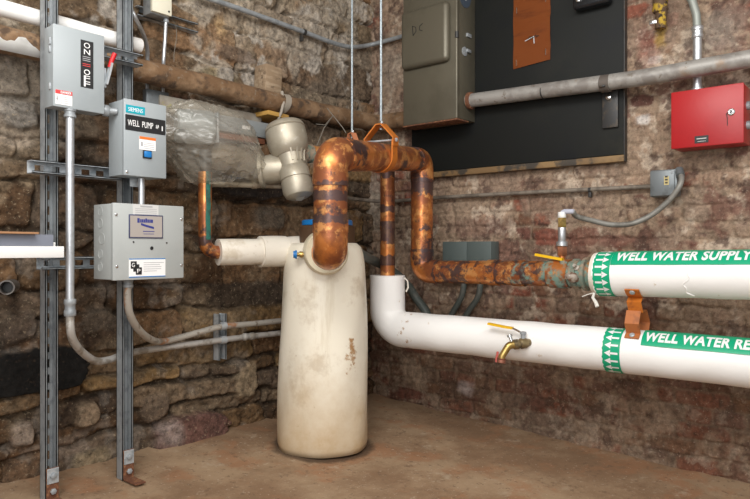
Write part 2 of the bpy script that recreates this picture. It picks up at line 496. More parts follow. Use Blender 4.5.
def build_left_wall():
    sp = .0056
    u, v = np.meshgrid(np.arange(-2.75, .12, sp), np.arange(-.15, 2.62, sp))
    rs = np.random.RandomState(21)
    wv = v + .085 * (fbm(u, v, 1.6, 3, 3) - .5) + .05 * (fbm(u, v, 6, 3, 5) - .5) - .015 * np.sin(u * 3)
    wu = u + .10 * (fbm(u, v, 3, 3, 8) - .5) + .045 * (fbm(u, v, 11, 3, 9) - .5)
    sid, eu, ev = courses(wu, wv, rs, 2.6, .06, .185, .20, .66)
    e = -np.log(np.exp(-eu * 90) + np.exp(-ev * 90)) / 90
    e = e + .020 * (fbm(u, v, 18, 4, 11) - .5)
    up = sst(1.05, 1.6, v + .25 * (fbm(u, v, 2, 3, 70) - .5))          # the upper wall keeps remains of lime plaster
    rnd = np.random.RandomState(4).rand(6000, 6)
    R_ = rnd[sid % 6000]
    body = sst(.000, .012, e)
    h = body * (.016 + .034 * R_[..., 0])
    f1 = fbm(u + .3 * v, v, 7, 5, 31, .6)
    chip = np.abs(fbm(u * .6, v, 13, 4, 35) - .5) * 2
    h = h + .034 * (f1 - .5) - .016 * chip + .012 * (fbm(u, v, 50, 3, 33) - .5) + .006 * np.round(f1 * 9) / 9
    pal = np.array([(.110, .062, .032), (.175, .105, .052), (.20, .14, .088), (.078, .050, .032), (.255, .160, .072), (.150, .106, .072), (.13, .078, .040), (.20, .115, .058)])
    colr = pal[(R_[..., 2] * 7.99).astype(int)]
    palu = np.array([(.28, .215, .145), (.225, .165, .105), (.15, .105, .07), (.35, .275, .195), (.25, .145, .075), (.19, .15, .115), (.31, .245, .18), (.165, .11, .065)])
    colu = palu[(R_[..., 2] * 7.99).astype(int)]
    colr = colr * (1 - up[..., None]) + colu * up[..., None]
    colr = colr * (.50 + 1.0 * fbm(u, v, 16, 6, 41, .7))[..., None]
    def over(mask, c):
        nonlocal colr
        colr = colr * (1 - mask[..., None]) + np.array(c) * mask[..., None]
    over((1 - sst(.001, .010, e)) * .8, (.062, .043, .028))
    # dusty tan crust on ledges, rust brown wash
    over(sst(.56, .66, fbm(u, v, 5, 5, 51)) * .55, (.26, .19, .12))
    over(sst(.58, .68, fbm(u, v, 4, 5, 53)) * .5, (.20, .105, .05))
    # lime plaster remains
    lime = sst(.50, .60, fbm(u, v, 4.5, 6, 61) - .04 + .08 * (1 - body)) * up
    over(lime * .75, (.40, .345, .275))
    over(sst(.60, .68, fbm(u, v, 9, 5, 65)) * (.25 + .55 * up), (.47, .42, .36))
    h = h * (1 - .35 * lime) + lime * .018
    def patch(px0, py0, px1, py1, c, amt=1.0, raise_=0.0, seed=80, soft=.35, tilt=0.0):
        nonlocal h
        a, b = L(px0, (py0 + py1) / 2, .03), L(px1, (py0 + py1) / 2, .03)
        z1, z0 = L((px0 + px1) / 2, py0, .03).z, L((px0 + px1) / 2, py1, .03).z
        cu, cv = (a.x + b.x) / 2, (z0 + z1) / 2
        x, y = (u - cu) / ((b.x - a.x) / 2), (v - cv - tilt * (u - cu)) / ((z1 - z0) / 2)
        d = (np.abs(x) ** 3.2 + np.abs(y) ** 3.2) ** (1 / 3.2) + .5 * (fbm(u, v, 16, 4, seed) - .5)
        m = 1 - sst(1 - soft, 1.0, d)
        over(m * amt, np.array(c))
        if raise_: h = h * (1 - m) + m * (raise_ + .012 * (fbm(u, v, 30, 4, seed + 3) - .5))
    patch(-40, 349, 97, 396, (.011, .010, .009), 1, .075, 81, .12)
    patch(155, 415, 228, 452, (.17, .085, .07), .9, .075, 84, .15)
    patch(153, 418, 186, 452, (.42, .33, .29), .75, 0, 86, .6)
    patch(77, 402, 105, 430, (.34, .245, .16), .9, .06, 88)
    patch(12, 420, 40, 452, (.42, .33, .26), .8, .05, 90)
    patch(70, 448, 118, 472, (.30, .23, .14), .8, .05, 92)
    patch(236, 362, 262, 402, (.36, .27, .17), .8, .05, 94)
    patch(140, 392, 173, 426, (.19, .14, .10), .7, .06, 96)
    patch(0, 310, 40, 345, (.17, .13, .10), .6, .06, 98)
    patch(80, 308, 122, 335, (.20, .16, .12), .6, .05, 100)
    patch(205, 173, 290, 200, (.055, .050, .048), .9, .085, 102, .2)
    patch(255, 203, 292, 233, (.17, .15, .12), .7, .05, 104)
    patch(165, 92, 205, 135, (.26, .11, .08), .75, .03, 106, .5)
    patch(196, 66, 245, 86, (.24, .185, .10), .8, .05, 108)
    patch(216, 66, 236, 84, (.34, .30, .26), .8, .07, 110)
    patch(215, 44, 262, 62, (.15, .105, .075), .8, .05, 112)
    patch(280, 70, 372, 128, (.18, .145, .11), .5, 0, 114, .5)
    patch(195, -10, 360, 52, (.40, .335, .26), .55, 0, 117, .8)
    patch(218, 8, 232, 40, (.46, .31, .16), .7, 0, 118, .6)
    patch(330, 40, 372, 60, (.44, .37, .30), .4, 0, 120, .8)
    patch(0, 95, 48, 130, (.21, .195, .175), .7, .04, 122)
    patch(0, 130, 44, 150, (.42, .34, .26), .6, 0, 124, .6)
    patch(20, 165, 48, 190, (.45, .34, .22), .5, 0, 126, .6)
    patch(205, 278, 300, 312, (.075, .055, .04), .8, .03, 128)
    P = np.stack([u, .035 - h, v], -1)
    return grid_obj('wall_left', P, np.clip(colr * (.80 + .08 * up[..., None]), .004, 1), wall_mat('rubble_stone', .42, 55))

def build_right_wall():
    sp = .0052
    u, v = np.meshgrid(np.arange(-2.6, .1, sp), np.arange(-.25, 2.62, sp))
    rs = np.random.RandomState(5)
    wv = v + .020 * (fbm(u, v, 2.2, 3, 3) - .5) + .012 * (fbm(u, v, 14, 3, 5) - .5)
    wu = u + .02 * (fbm(u, v, 9, 3, 8) - .5)
    H_ = .0665
    row = np.floor(wv / H_ + 40).astype(int)
    ev = np.minimum(wv / H_ - np.floor(wv / H_), 1 - (wv / H_ - np.floor(wv / H_))) * H_
    head = (row % 6 == 0)
    wd = np.where(head, .108, .212)
    off = np.where(row % 2 == 0, 0, wd / 2) + np.random.RandomState(2).rand(400)[row % 400] * .02
    q = (wu + off) / wd
    ci = np.floor(q).astype(int)
    eu = np.minimum(q - ci, 1 - (q - ci)) * wd
    sid = row * 131 + ci + 500
    R_ = np.random.RandomState(6).rand(9000, 5)[sid % 9000]
    e = -np.log(np.exp(-eu * 160) + np.exp(-ev * 160)) / 160 + .008 * (fbm(u, v, 40, 3, 12) - .5)
    body = sst(.002, .011, e)
    h = body * (.005 + .005 * R_[..., 0]) * (.35 + 1.1 * fbm(u, v, 5, 4, 37)) + .014 * (fbm(u, v, 8, 5, 31) - .5) + .009 * (fbm(u, v, 50, 3, 33) - .5)
    pal = np.array([(.23, .082, .052), (.19, .098, .06), (.15, .082, .058), (.21, .115, .07), (.25, .10, .064), (.19, .13, .095), (.165, .075, .055), (.23, .155, .11)])
    colr = pal[(R_[..., 2] * 7.99).astype(int)] * (.7 + .6 * fbm(u, v, 18, 5, 41))[..., None]
    def over(mask, c):
        nonlocal colr
        colr = colr * (1 - mask[..., None]) + np.array(c) * mask[..., None]
    over((1 - sst(.001, .010, e)) * .6, (.26, .20, .14))
    low = 1 - sst(.30, .62, v + .15 * (fbm(u, v, 3, 3, 77) - .5))      # foot of the wall, darker brown and less washed
    # whitewash and lime plaster, thick above, worn to brick lower down
    wash = fbm(u, v, 4.0, 6, 61, .62)
    cov = .36 + .17 * low - .05 * sst(.9, 1.6, v)
    w1 = sst(cov, cov + .10, wash)
    over(w1 * .84, (.365, .265, .185))
    over(sst(.53, .62, fbm(u, v, 7, 6, 63)) * (1 - .6 * low) * .7, (.29, .205, .15))
    over(sst(.57, .66, fbm(u, v, 12, 5, 65, .65)) * (1 - .5 * low) * .85, (.54, .435, .335))
    over(sst(.57, .65, fbm(u, v, 6, 6, 67, .65)) * .8, (.165, .078, .058))
    over(sst(.60, .68, fbm(u, v, 15, 5, 68, .65)) * .75, (.105, .062, .048))
    over(low * .34 * (.5 + fbm(u, v, 6, 4, 71)), (.125, .072, .038))
    over(sst(.58, .68, fbm(u, v, 9, 5, 73)) * low * .6, (.34, .25, .175))
    def patch(px0, py0, px1, py1, c, amt=1.0, seed=80, soft=.5):
        a, b = R(px0, (py0 + py1) / 2), R(px1, (py0 + py1) / 2)
        z1, z0 = R((px0 + px1) / 2, py0).z, R((px0 + px1) / 2, py1).z
        x, y = (u - (a.y + b.y) / 2) / ((b.y - a.y) / 2), (v - (z0 + z1) / 2) / ((z1 - z0) / 2)
        d = (np.abs(x) ** 3 + np.abs(y) ** 3) ** (1 / 3) + .7 * (fbm(u, v, 22, 4, seed) - .5)
        over((1 - sst(1 - soft, 1.0, d)) * amt, np.array(c))
    patch(532, 228, 560, 246, (.22, .075, .05), .9, 81, .2)
    patch(568, 226, 600, 246, (.20, .085, .06), .8, 82, .2)
    patch(592, 232, 640, 250, (.19, .08, .06), .7, 83)
    patch(630, 94, 654, 106, (.12, .05, .04), .9, 84, .25)
    patch(632, 113, 652, 126, (.66, .62, .58), .8, 85)
    patch(646, 55, 664, 64, (.65, .62, .58), .5, 86)
    patch(634, 20, 665, 70, (.26, .08, .065), .55, 87, .7)
    patch(652, 20, 668, 52, (.42, .27, .05), .7, 88, .7)
    patch(455, 378, 475, 398, (.46, .38, .35), .75, 89, .7)
    patch(395, 388, 424, 400, (.16, .06, .04), .85, 90, .2)
    patch(375, 30, 404, 105, (.33, .275, .22), .5, 92, .7)
    patch(358, 172, 384, 240, (.36, .31, .25), .7, 93, .4)
    patch(672, 0, 760, 70, (.34, .29, .235), .55, 94, .8)
    patch(440, 215, 520, 240, (.17, .085, .065), .5, 95, .5)
    P = np.stack([.012 - h, u, v], -1)
    return grid_obj('wall_right', P[:, ::-1], np.clip(colr * .93, .004, 1)[:, ::-1], wall_mat('whitewashed_brick', .30, 70, (.48, .375, .28), .45, (.14, .075, .06), .55))

def build_floor():
    sp = .02
    u, v = np.meshgrid(np.arange(-4.2, .2, sp), np.arange(-4.2, .2, sp))
    z = fz(u, v) + .016 * (fbm(u, v, 2, 4, 7) - .5) + .010 * (fbm(u, v, 9, 4, 9) - .5)
    z = z + .035 * np.exp(-np.maximum(-v - .0, 0) / .07) * fbm(u, v, 8, 3, 14) * .6 + .02 * np.exp(-np.maximum(-u, 0) / .06) * fbm(u, v, 7, 3, 15)
    m, nt, bs = newmat('dusty_concrete')
    c = mixc(nt, rng(nt, noise(nt, 1.8, 9, .68), .40, .60), (.235, .145, .085), (.36, .25, .155))
    c = mixc(nt, rng(nt, noise(nt, 4, 7, .65), .50, .64, 0, .7), c, (.33, .165, .085))
    c = mixc(nt, rng(nt, noise(nt, 9, 7, .7), .58, .72, 0, .6), c, (.46, .37, .27))
    c = mixc(nt, rng(nt, noise(nt, 34, 7, .7), .57, .64, 0, .6), c, (.15, .095, .06))
    c = mixc(nt, rng(nt, noise(nt, 60, 5, .7), .60, .68, 0, .5), c, (.55, .46, .36))
    # broken dark ring around the tank foot
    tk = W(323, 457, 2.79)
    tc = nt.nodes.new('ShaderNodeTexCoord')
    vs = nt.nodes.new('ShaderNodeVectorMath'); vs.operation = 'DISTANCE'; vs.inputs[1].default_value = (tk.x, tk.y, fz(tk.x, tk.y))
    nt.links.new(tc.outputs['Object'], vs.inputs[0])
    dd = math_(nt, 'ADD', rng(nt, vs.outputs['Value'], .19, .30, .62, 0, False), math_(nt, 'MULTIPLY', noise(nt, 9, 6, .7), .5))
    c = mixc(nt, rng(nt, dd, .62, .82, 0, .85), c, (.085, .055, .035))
    nt.links.new(c, bs.inputs['Base Color'])
    bs.inputs['Roughness'].default_value = .8; bs.inputs['Specular IOR Level'].default_value = .25
    bump(nt, bs, noise(nt, 60, 8, .7), .4, .006)
    return grid_obj('floor', np.stack([u, v, z], -1), None, m)

build_left_wall(); build_right_wall(); build_floor()
o = obj('ceiling', box(-4.2, .1, -4.2, .1, 2.56, 2.62), M('old_plaster_ceiling', (.42, .38, .33), .9), smooth=0); o['kind'] = 'structure'
CEIL = 2.56

# ------------------------------------------------------------------ left wall: strut rack
SW, SDp = .0206, .0413

def channel(length, mtx, slots=True):
    """slotted U channel, open side facing -y, running up z"""
    bm = B()
    t = .0026
    bx(bm, -SW, -SW + t, 0, SDp, 0, length); bx(bm, SW - t, SW, 0, SDp, 0, length)
    bx(bm, -SW, -SW + .007, 0, t, 0, length); bx(bm, SW - .007, SW, 0, t, 0, length)
    bx(bm, -SW + .007 - t, -SW + .007, 0, .005, 0, length); bx(bm, SW - .007, SW - .007 + t, 0, .005, 0, length)
    if slots:
        bx(bm, -SW, -.009, SDp - t, SDp, 0, length); bx(bm, .009, SW, SDp - t, SDp, 0, length)
        z = 0
        while z < length:
            bx(bm, -.009, .009, SDp - t, SDp, z, min(z + .022, length)); z += .050
    else:
        bx(bm, -SW, SW, SDp - t, SDp, 0, length)
        bx(bm, -.0035, .0035, SDp - .012, SDp, 0, length)
    bm.transform(mtx)
    return bm

def vstrut(px, py_foot, label, slots, foot):
    p = L(px, py_foot, .225)
    z0 = fz(p.x, p.y) + .004
    t = thing('strut_post', label, 'steel channel', (p.x, p.y, z0), 0, 'upright steel channels of the rack')
    obj('channel', channel(CEIL - .06 - z0, Matrix.Identity(4), slots), GALV_DULL, t, smooth=0)
    bm = B()
    bx(bm, -.0195, .0195, -.006, -.0005, .0, .105, .0015); 
    obj('angle_bracket', bm, RUST, t, smooth=0, label='rusty foot bracket')
    bm = B(); bx(bm, -.0195, .0195, -foot, -.0005, .0, .006, .0015)
    obj('base_plate', bm, RUST, t, smooth=0, label='rusty floor plate')
    bm = B(); bx(bm, -.0185, .0185, -.0085, -.0055, .055, .104, .001)
    obj('bracket_face', bm, GALV, t, smooth=0)
    for z in (.08, .03): obj('bolt', lathe(B(), [(.010, 0), (.010, .006), (.006, .008)], (0, -.008, z), (0, -1, 0), 6), GALV_DULL, t)
    return t

vstrut(52, 500, 'tall slotted steel channel post behind the white shelf, nearest the left frame edge', True, .07)
vstrut(128, 481, 'tall steel channel post with rusty foot carrying the two lower grey boxes', False, .085)

def hstrut(pxl, pxr, pyc, off, label):
    a, b = L(pxl, pyc, off), L(pxr, pyc, off)
    z = a.z
    mtx = Matrix.Rotation(math.pi / 2, 4, 'Y')
    return solo('strut_rail', channel(b.x - a.x, mtx @ Matrix.Identity(4), True), GALV, label, 'steel channel', 'short horizontal steel channel rails', smooth=0), Vector((a.x, a.y, z))

def put(o, a, length=None):
    """the rail's mesh spans from a.x on; solo() recentred it, so shift it to its place"""
    d = o.dimensions if o.dimensions.x else None
    me = o.data
    xs = [v.co.x for v in me.vertices]; ys = [v.co.y for v in me.vertices]; zs = [v.co.z for v in me.vertices]
    o.location = (a.x - min(xs), a.y - min(ys), a.z - (max(zs) + min(zs)) / 2)
    return o

put(*hstrut(32.5, 122, 166, .268, 'horizontal slotted steel rail crossing both posts behind the well pump box foot'))
put(*hstrut(42, 118, 263.5, .268, 'horizontal slotted steel rail under the white shelf end'))
put(*hstrut(92, 143, 48, .268, 'short steel rail behind the red handle of the switch box'))
put(*hstrut(138, 198, 10, .03, 'short teal grey steel rail behind the cream junction box'))

def front_box(name, label, cat, x0, x1, z0, z1, yb, yf, mat, dmat=None, bev=.003, door=True):
    """box whose front faces the room; local origin at its lower back centre"""
    t = thing(name, label, cat, ((x0 + x1) / 2, yb, z0))
    w, dp, h = (x1 - x0) / 2, yb - yf, z1 - z0
    obj('body', box(-w + .002, w - .002, -dp + .008, 0, .002, h - .002, .002), mat, t)
    c = obj('cover', box(-w, w, -dp, -dp + .014, 0, h, bev), dmat or mat, t)
    return t, c, w, dp, h

# --- safety switch
t, cov, w, dp, h = front_box('safety_switch', 'tall grey safety switch box with black ON OFF label, highest of the three boxes', 'electrical box', -1.900, -1.736, 1.266, 1.5205, -.27, -.337, GREYBOX)
f = -dp
lab = obj('label_plate', box(.003, .044, f - .0012, f, h - .180, h - .030, 0), BLACK, t, smooth=0, label='black ON OFF label')
for ch, zt in (('O', .036), ('N', .056), ('O', .117), ('F', .136), ('F', .153)):
    text(ch, .013, .033, h - zt * 1.05 - .016, h - zt * 1.05 + .001, f - .0013, PAPER, lab, .0)
bm = B()
for i in range(3): bx(bm, .009, .034, f - .0018, f - .0012, h - .083 - .006 * i, h - .081 - .006 * i)
obj('fine_print', bm, LINE, lab, smooth=0)
bm = B()
for i in range(2): bx(bm, .009, .034, f - .0018, f - .0012, h - .106 - .006 * i, h - .104 - .006 * i)
obj('red_print', bm, REDPRINT, lab, smooth=0)
lab = obj('warning_label', box(-w + .006, -w + .058, f - .0012, f, .008, .052, 0), PAPER, t, smooth=0, label='white danger label with red head')
obj('red_band', box(-w + .006, -w + .058, f - .0018, f - .0012, .040, .052, 0), REDPRINT, lab, smooth=0)
text('DANGER', -w + .022, -w + .055, .042, .050, f - .0019, PAPER, lab, .03)
bm = B()
for i in range(4): bx(bm, -w + .021, -w + .054, f - .0018, f - .0012, .013 + .006 * i, .0145 + .006 * i)
bx(bm, -w + .010, -w + .013, f - .0018, f - .0012, .018, .034); bx(bm, -w + .008, -w + .015, f - .0018, f - .0012, .024, .026)
obj('fine_print', bm, LINE, lab, smooth=0)
# the handle on the right side
bm = B()
strap(bm, [(w + .010, f + .012, h - .155), (w + .016, f + .004, h - .12), (w + .020, f - .004, h - .085)], (0, 1, 0), .020, .006)
obj('switch_lever', bm, GALV, t)
bm = sweep(B(), [(w + .018, f + .0, h - .098), (w + .022, f - .006, h - .075), (w + .030, f - .010, h - .052)], .0075, 10)
obj('handle_grip', bm, REDP, t, label='red handle grip')
bm = B(); bx(bm, w, w + .012, f + .01, f + .04, h - .165, h - .10, .002)
obj('handle_mount', bm, GALV_DULL, t)
for z in (h - .06, h - .085, .055): obj('hinge', box(-w - .002, -w + .002, f + .02, f + .03, z, z + .020, .001), GALV, t)
# --- pump control box
t, cov, w, dp, h = front_box('pump_control_box', 'grey control box lettered WELL PUMP with a blue button', 'electrical box', -1.689, -1.533, 1.069, 1.3215, -.27, -.375, GREYBOX)
f = -dp
lab = obj('logo_label', box(-w + .006, -w + .074, f - .0012, f, h - .046, h - .020, 0), TEAL, t, smooth=0, label='small teal maker label')
text('SIEMENS', -w + .014, -w + .066, h - .040, h - .027, f - .0013, PAPER, lab, .0)
lab = obj('name_label', box(-w + .004, w - .005, f - .0012, f, h - .103, h - .052, 0), BLACK, t, smooth=0, label='black label with white WELL PUMP lettering')
text('WELL  PUMP', -w + .012, w - .052, h - .088, h - .068, f - .0013, PAPER, lab, .0)
text('#', w - .042, w - .030, h - .085, h - .071, f - .0013, PAPER, lab, .0)
text('1', w - .019, w - .0155, h - .090, h - .074, f - .0013, PAPER, lab, .0)
lab = obj('warning_label', box(-.024, .036, f - .0012, f, h - .162, h - .118, 0), PAPER, t, smooth=0, label='white label with orange head')
obj('orange_band', box(-.024, .036, f - .0018, f - .0012, h - .127, h - .118, 0), ORANGE_LBL, lab, smooth=0)
bm = B()
for i in range(4): bx(bm, -.008, .031, f - .0018, f - .0012, h - .157 + .006 * i, h - .1557 + .006 * i)
bx(bm, -.019, -.012, f - .0018, f - .0012, h - .150, h - .136)
obj('fine_print', bm, LINE, lab, smooth=0)
obj('push_button', box(-.009, .017, f - .010, f, h - .187, h - .166, .003), BLUE, t, label='square blue push button')
obj('button_bezel', box(-.012, .020, f - .004, f, h - .190, h - .163, .001), BLACK, t)
bm = lathe(B(), [(.005, 0), (.005, .002), (.003, .0035)], (-w + .010, f, .012), (0, -1, 0), 10)
obj('screw', bm, CHROME, t)
# --- monitor box
t, cov, w, dp, h = front_box('monitor_box', 'pale grey square monitor box with dark framed display and knockout rings, lowest of the three', 'electrical box', -1.741, -1.481, .7255, .975, -.27, -.401, GREYBOX2)
f = -dp
lab = obj('warning_label', box(-.062, .031, f - .001, f, h - .040, h - .001, 0), PALEPAPER, t, smooth=0)
bm = B()
bx(bm, -.036, .008, f - .0016, f - .001, h - .010, h - .005)
for i in range(4): bx(bm, -.054, .024, f - .0016, f - .001, h - .0165 - .006 * i, h - .0150 - .006 * i)
obj('fine_print', bm, LINE, lab, smooth=0)
lab = obj('display_frame', box(-.077, .047, f - .003, f, h - .113, h - .035, .001), M('dark_slate_frame', (.045, .05, .11), .45), t, label='dark blue framed display plate')
obj('display_plate', box(-.073, .043, f - .0036, f - .003, h - .109, h - .039, 0), BEIGEPLATE, lab, smooth=0)
bm = B()                                                                     # unreadable maker script and swoosh
x = -.048
for i, wd in enumerate((.010, .006, .007, .006, .007, .007, .006, .009)):
    bx(bm, x, x + wd * .8, f - .0042, f - .0036, h - .058 - (.003 if i else .004), h - .050 + (.003 if i in (0, 4) else 0)); x += wd
strap(bm, [(-.035, f - .004, h - .066), (-.015, f - .004, h - .072), (.012, f - .004, h - .078)], (0, 0, 1), .007, .0008)
bx(bm, -.028, .014, f - .0042, f - .0036, h - .091, h - .0885); bx(bm, -.026, .012, f - .0042, f - .0036, h - .099, h - .0975)
obj('print_mark', bm, NAVY, lab, smooth=0)
bm = lathe(B(), [(.0062, 0), (.0062, .0012), (.0045, .0014)], (.006, f, .104), (0, -1, 0), 14)
obj('sensor_hole', bm, BLACK, t)
lab = obj('company_label', box(-.076, .057, f - .001, f, .008, .070, 0), PAPER, t, smooth=0, label='white company label with blue edges')
bm = B(); bx(bm, -.076, .057, f - .0016, f - .001, .067, .070); bx(bm, -.076, .057, f - .0016, f - .001, .008, .011)
obj('blue_edge', bm, BLUE, lab, smooth=0)
bm = B()
for x, z in ((-.070, .043), (-.061, .033), (-.052, .023)): bx(bm, x, x + .021, f - .0017 - (x + .08) * .01, f - .001, z - .006, z + .018, 0)
lg = obj('logo_mark', bm, BLACK, lab, smooth=0)
text('G', -.067, -.056, .042, .056, f - .0022, PAPER, lab, .01); text('P', -.048, -.036, .022, .036, f - .0024, PAPER, lab, .01)
bm = B()
for i, wd in enumerate((.062, .050, .055, .054, .040)): bx(bm, -.024, -.024 + wd * 1.2, f - .0016, f - .001, .055 - .007 * i, .0566 - .007 * i)
obj('fine_print', bm, LINE, lab, smooth=0)
for x, z in ((-w + .010, h - .038), (w - .010, h - .045), (-w + .012, .045), (w - .010, .045)): obj('screw', lathe(B(), [(.0048, 0), (.0048, .002), (.003, .003)], (x, f, z), (0, -1, 0), 10), CHROME, t)
for x, z in ((-.060, .124), (.062, .122)): obj('pilot_hole', lathe(B(), [(.003, 0), (.003, .002)], (x, f, z), (0, -1, 0), 8), DARKIRON, t)
for z, yy in ((.225, -.045), (.185, -.045), (.135, -.055), (.085, -.045), (.042, -.045)):
    r = .0155 if z != .135 else .019
    bm2 = [(r, -.003), (r, .0012), (r - .0022, .0012), (r - .0022, .0004), (0, .0004)]
    obj('knockout', lathe(B(), bm2, (-w + .002, yy, z), (-1, 0, 0), 20), GREYBOX2, t)

# --- conduits of the rack
def conduit(name, label, pts, r, mat, fr=.08, group=None, cat='conduit', fittings=(), fmat=None, seg=14):
    pts = fil(pts, fr) if fr else pts
    t = thing(name, label, cat, tuple(pts[0]), 0, group)
    obj('tube', sweep(B(), pts, r, seg), mat, t, world=True)
    for a, b, rr in fittings:
        bm = B(); L_ = (Vector(b) - Vector(a)).length
        lathe(bm, [(rr * .9, 0), (rr, L_ * .06), (rr, L_ * .28), (rr * .86, L_ * .34), (rr * .86, L_ * .62), (rr, L_ * .68), (rr, L_ * .94), (rr * .9, L_)], a, Vector(b) - Vector(a), 16)
        obj('coupling', bm, fmat or GALV_DULL, t, world=True)
    return t

OC = .322
top = L(70.5, 111, OC)
d70 = lambda y, o=OC: L(70.3, y, o)
a, b = L(70, 299, OC), L(70, 316, OC)
conduit('riser_conduit', 'bright vertical steel conduit dropping from the ON OFF box in front of the rack', [Vector((a.x, a.y, 1.268)), Vector((a.x, a.y, a.z))], .0128, EMT, 0,
        fittings=[(Vector((a.x, a.y, 1.268)), Vector((a.x, a.y, 1.240)), .0185), (Vector((a.x, a.y, a.z)), Vector((a.x, a.y, b.z)), .0180)])
pts = [Vector((a.x, a.y, b.z)), L(70.5, 330, OC), L(74, 342, .30), L(83, 353, .26), L(96, 361, .21), L(110, 359.5, .17), L(126, 354, .13), L(150, 349.5, .085), L(200, 343, .075), L(245, 337, .075), L(292, 332, .075)]
t = conduit('lower_conduit', 'dusty grey conduit bending from the bright riser along the stone wall, lower of two', spline(pts, 6), .0128, DIRTY_EMT, 0,
            fittings=[(L(243, 337, .075), L(254, 336, .075), .0165)], fmat=DIRTY_EMT)
a = L(128, 285, .335)
z3 = .7255
pts = [Vector((a.x, a.y, z3)), L(127.5, 300, .325), L(131, 317, .30), L(140, 331, .25), L(152, 340, .18), L(163, 341.5, .12), L(180, 337.5, .095), L(200, 332, .095), L(222, 326.5, .09), L(250, 324, .085), L(292, 319.5, .085)]
conduit('upper_conduit', 'rust stained grey conduit curving down from the monitor box, upper of two', spline(pts, 6), .0128, RUSTED_EMT, 0,
        fittings=[(Vector((a.x, a.y, z3)), Vector((a.x, a.y, z3 - .028)), .0175)])
# short wall channel with clamps
a = L(223, 314, .062); b = L(223, 360, .062)
t = thing('wall_strut', 'short upright steel channel clamping two conduits to the stone wall', 'steel channel', (a.x, a.y, b.z))
obj('channel', channel(a.z - b.z, Matrix.Identity(4), True), GALV, t, smooth=0)
for y, s_ in ((326, .09), (340, .075)):
    c = L(223, y, s_)
    bm = B()
    strap(bm, [c + Vector((0, -.0135 * math.cos(q), .0155 * math.sin(q))) for q in [math.pi * (i / 10 - .5) * 1.3 for i in range(11)]], (1, 0, 0), .028, .003)
    obj('pipe_clamp', bm, GALV, t, world=True)

# nipples between boxes
a = Vector((-1.736, -.31, 1.283)); 
t = thing('conduit_nipple', 'stubby grey conduit fitting joining the ON OFF box to the WELL PUMP box', 'conduit fitting', tuple(a))
obj('nipple', cyl(B(), a, a + Vector((.047, -.02, 0)), .011), GALV_DULL, t, world=True)
obj('locknut', lathe(B(), [(.018, 0), (.019, .004), (.019, .016), (.016, .02)], a + Vector((.006, -.002, 0)), (1, -.35, 0), 16), GALV_DULL, t, world=True)
a = L(141.5, 190, .325)
t = thing('conduit_nipple', 'short bright conduit between the WELL PUMP box and monitor box', 'conduit fitting', (a.x, a.y, .975))
obj('nipple', cyl(B(), (a.x, a.y, .975), (a.x, a.y, 1.069), .0105), EMT, t, world=True)
bm = B(); bx(bm, -.016, .016, -.004, 0, 0, .03, .001); 
bm.transform(Matrix.Translation((-1.612, -.30, 1.040)))
solo('strut_tab', bm, GALV, 'small steel tab under the WELL PUMP box on its post', 'bracket')

# cream box with its conduit and the curving conduit
a0, a1 = L(152.5, 10, .105), L(172, 15, .105)
t = thing('junction_box', 'small cream junction box at the top of the stone wall', 'electrical box', ((a0.x + a1.x) / 2, -.03, a1.z - .01))
w = (a1.x - a0.x) / 2; z_ = L(172, 16.5, .105).z - (a1.z - .01)
obj('body', box(-w + .004, w - .004, -.06, 0, z_ - .003, z_ + .13, .002), GALV_DULL, t)
obj('cover', box(-w, w, -.075, -.058, z_, z_ + .13, .003), CREAM, t, label='cream cover')
bm = lathe(B(), [(.004, 0), (.004, .002)], (w - .014, -.075, z_ + .015), (0, -1, 0), 10); obj('screw', bm, DARKIRON, t)
c0 = L(166, 17, .07)
conduit('drop_conduit', 'thin bright conduit dropping straight from the cream junction box', [c0, L(165, 40, .072), L(163.5, 60, .066), L(163, 82, .035), L(163, 116, .035)], .0075, EMT, .06,
        fittings=[(c0 + Vector((0, 0, .004)), c0 - Vector((0, 0, .022)), .0115)])
conduit('bent_conduit', 'thin bright conduit bowing out beside the second post and passing behind the brown pipe', spline([L(131, 8, .17), L(136, 19, .17), L(142, 31, .13), L(146.5, 44, .085), L(147.5, 58, .055), L(147.2, 80, .035), L(147.2, 97, .035), L(147.2, 112, .04)], 6), .0075, EMT, 0)
bm = box(-.055, .045, -.03, 0, 0, .09, .004); bm.transform(Matrix.Translation(L(155, 102, .035) + Vector((0, 0, -.05))))
solo('wall_box', bm, GREYJB, 'flat dark grey metal box on the stone wall behind the WELL PUMP box top', 'electrical box')

# white pipe and brown pipe
a, b = L(-30, 2.5, .135), L(137, 43, .135)
zz = (L(0, 10.5, .135).z + L(130, 41, .135).z) / 2
t = thing('white_pipe', 'thick white insulated pipe with a cut end running behind the switch box', 'pipe', (b.x, b.y, zz))
pa, pb = Vector((a.x, a.y, zz + .006)), Vector((b.x, b.y, zz - .004))
obj('insulation', sweep(B(), dens([pa, pb], .06), .0268, 20, wob=.02), WHITE, t, world=True)
obj('end_cap', lathe(B(), [(.027, 0), (.027, .012), (.020, .017), (0, .017)], pb, pb - pa, 20), WHITE, t, world=True)
zb = 1.497
pts = [L(-30, 37, .12), L(60, 37, .12), L(200, 84, .12), L(281, 105, .12), Vector((-.26, -.12, zb)), Vector((-.10, -.14, zb)), Vector((-.10, -.30, zb)), Vector((-.085, -.374, zb))]
for i, p in enumerate(pts): p.z = zb + (.004, -.002, .002, -.008, 0, 0, 0, 0)[i]
t = thing('brown_pipe', 'long brown wrapped pipe running along the stone wall into the corner', 'pipe', tuple(pts[0]))
obj('pipe_wrap', sweep(B(), dens(fil(pts, .07), .03), .0435, 22, wob=.05), BURLAP, t, world=True)
bm = B()
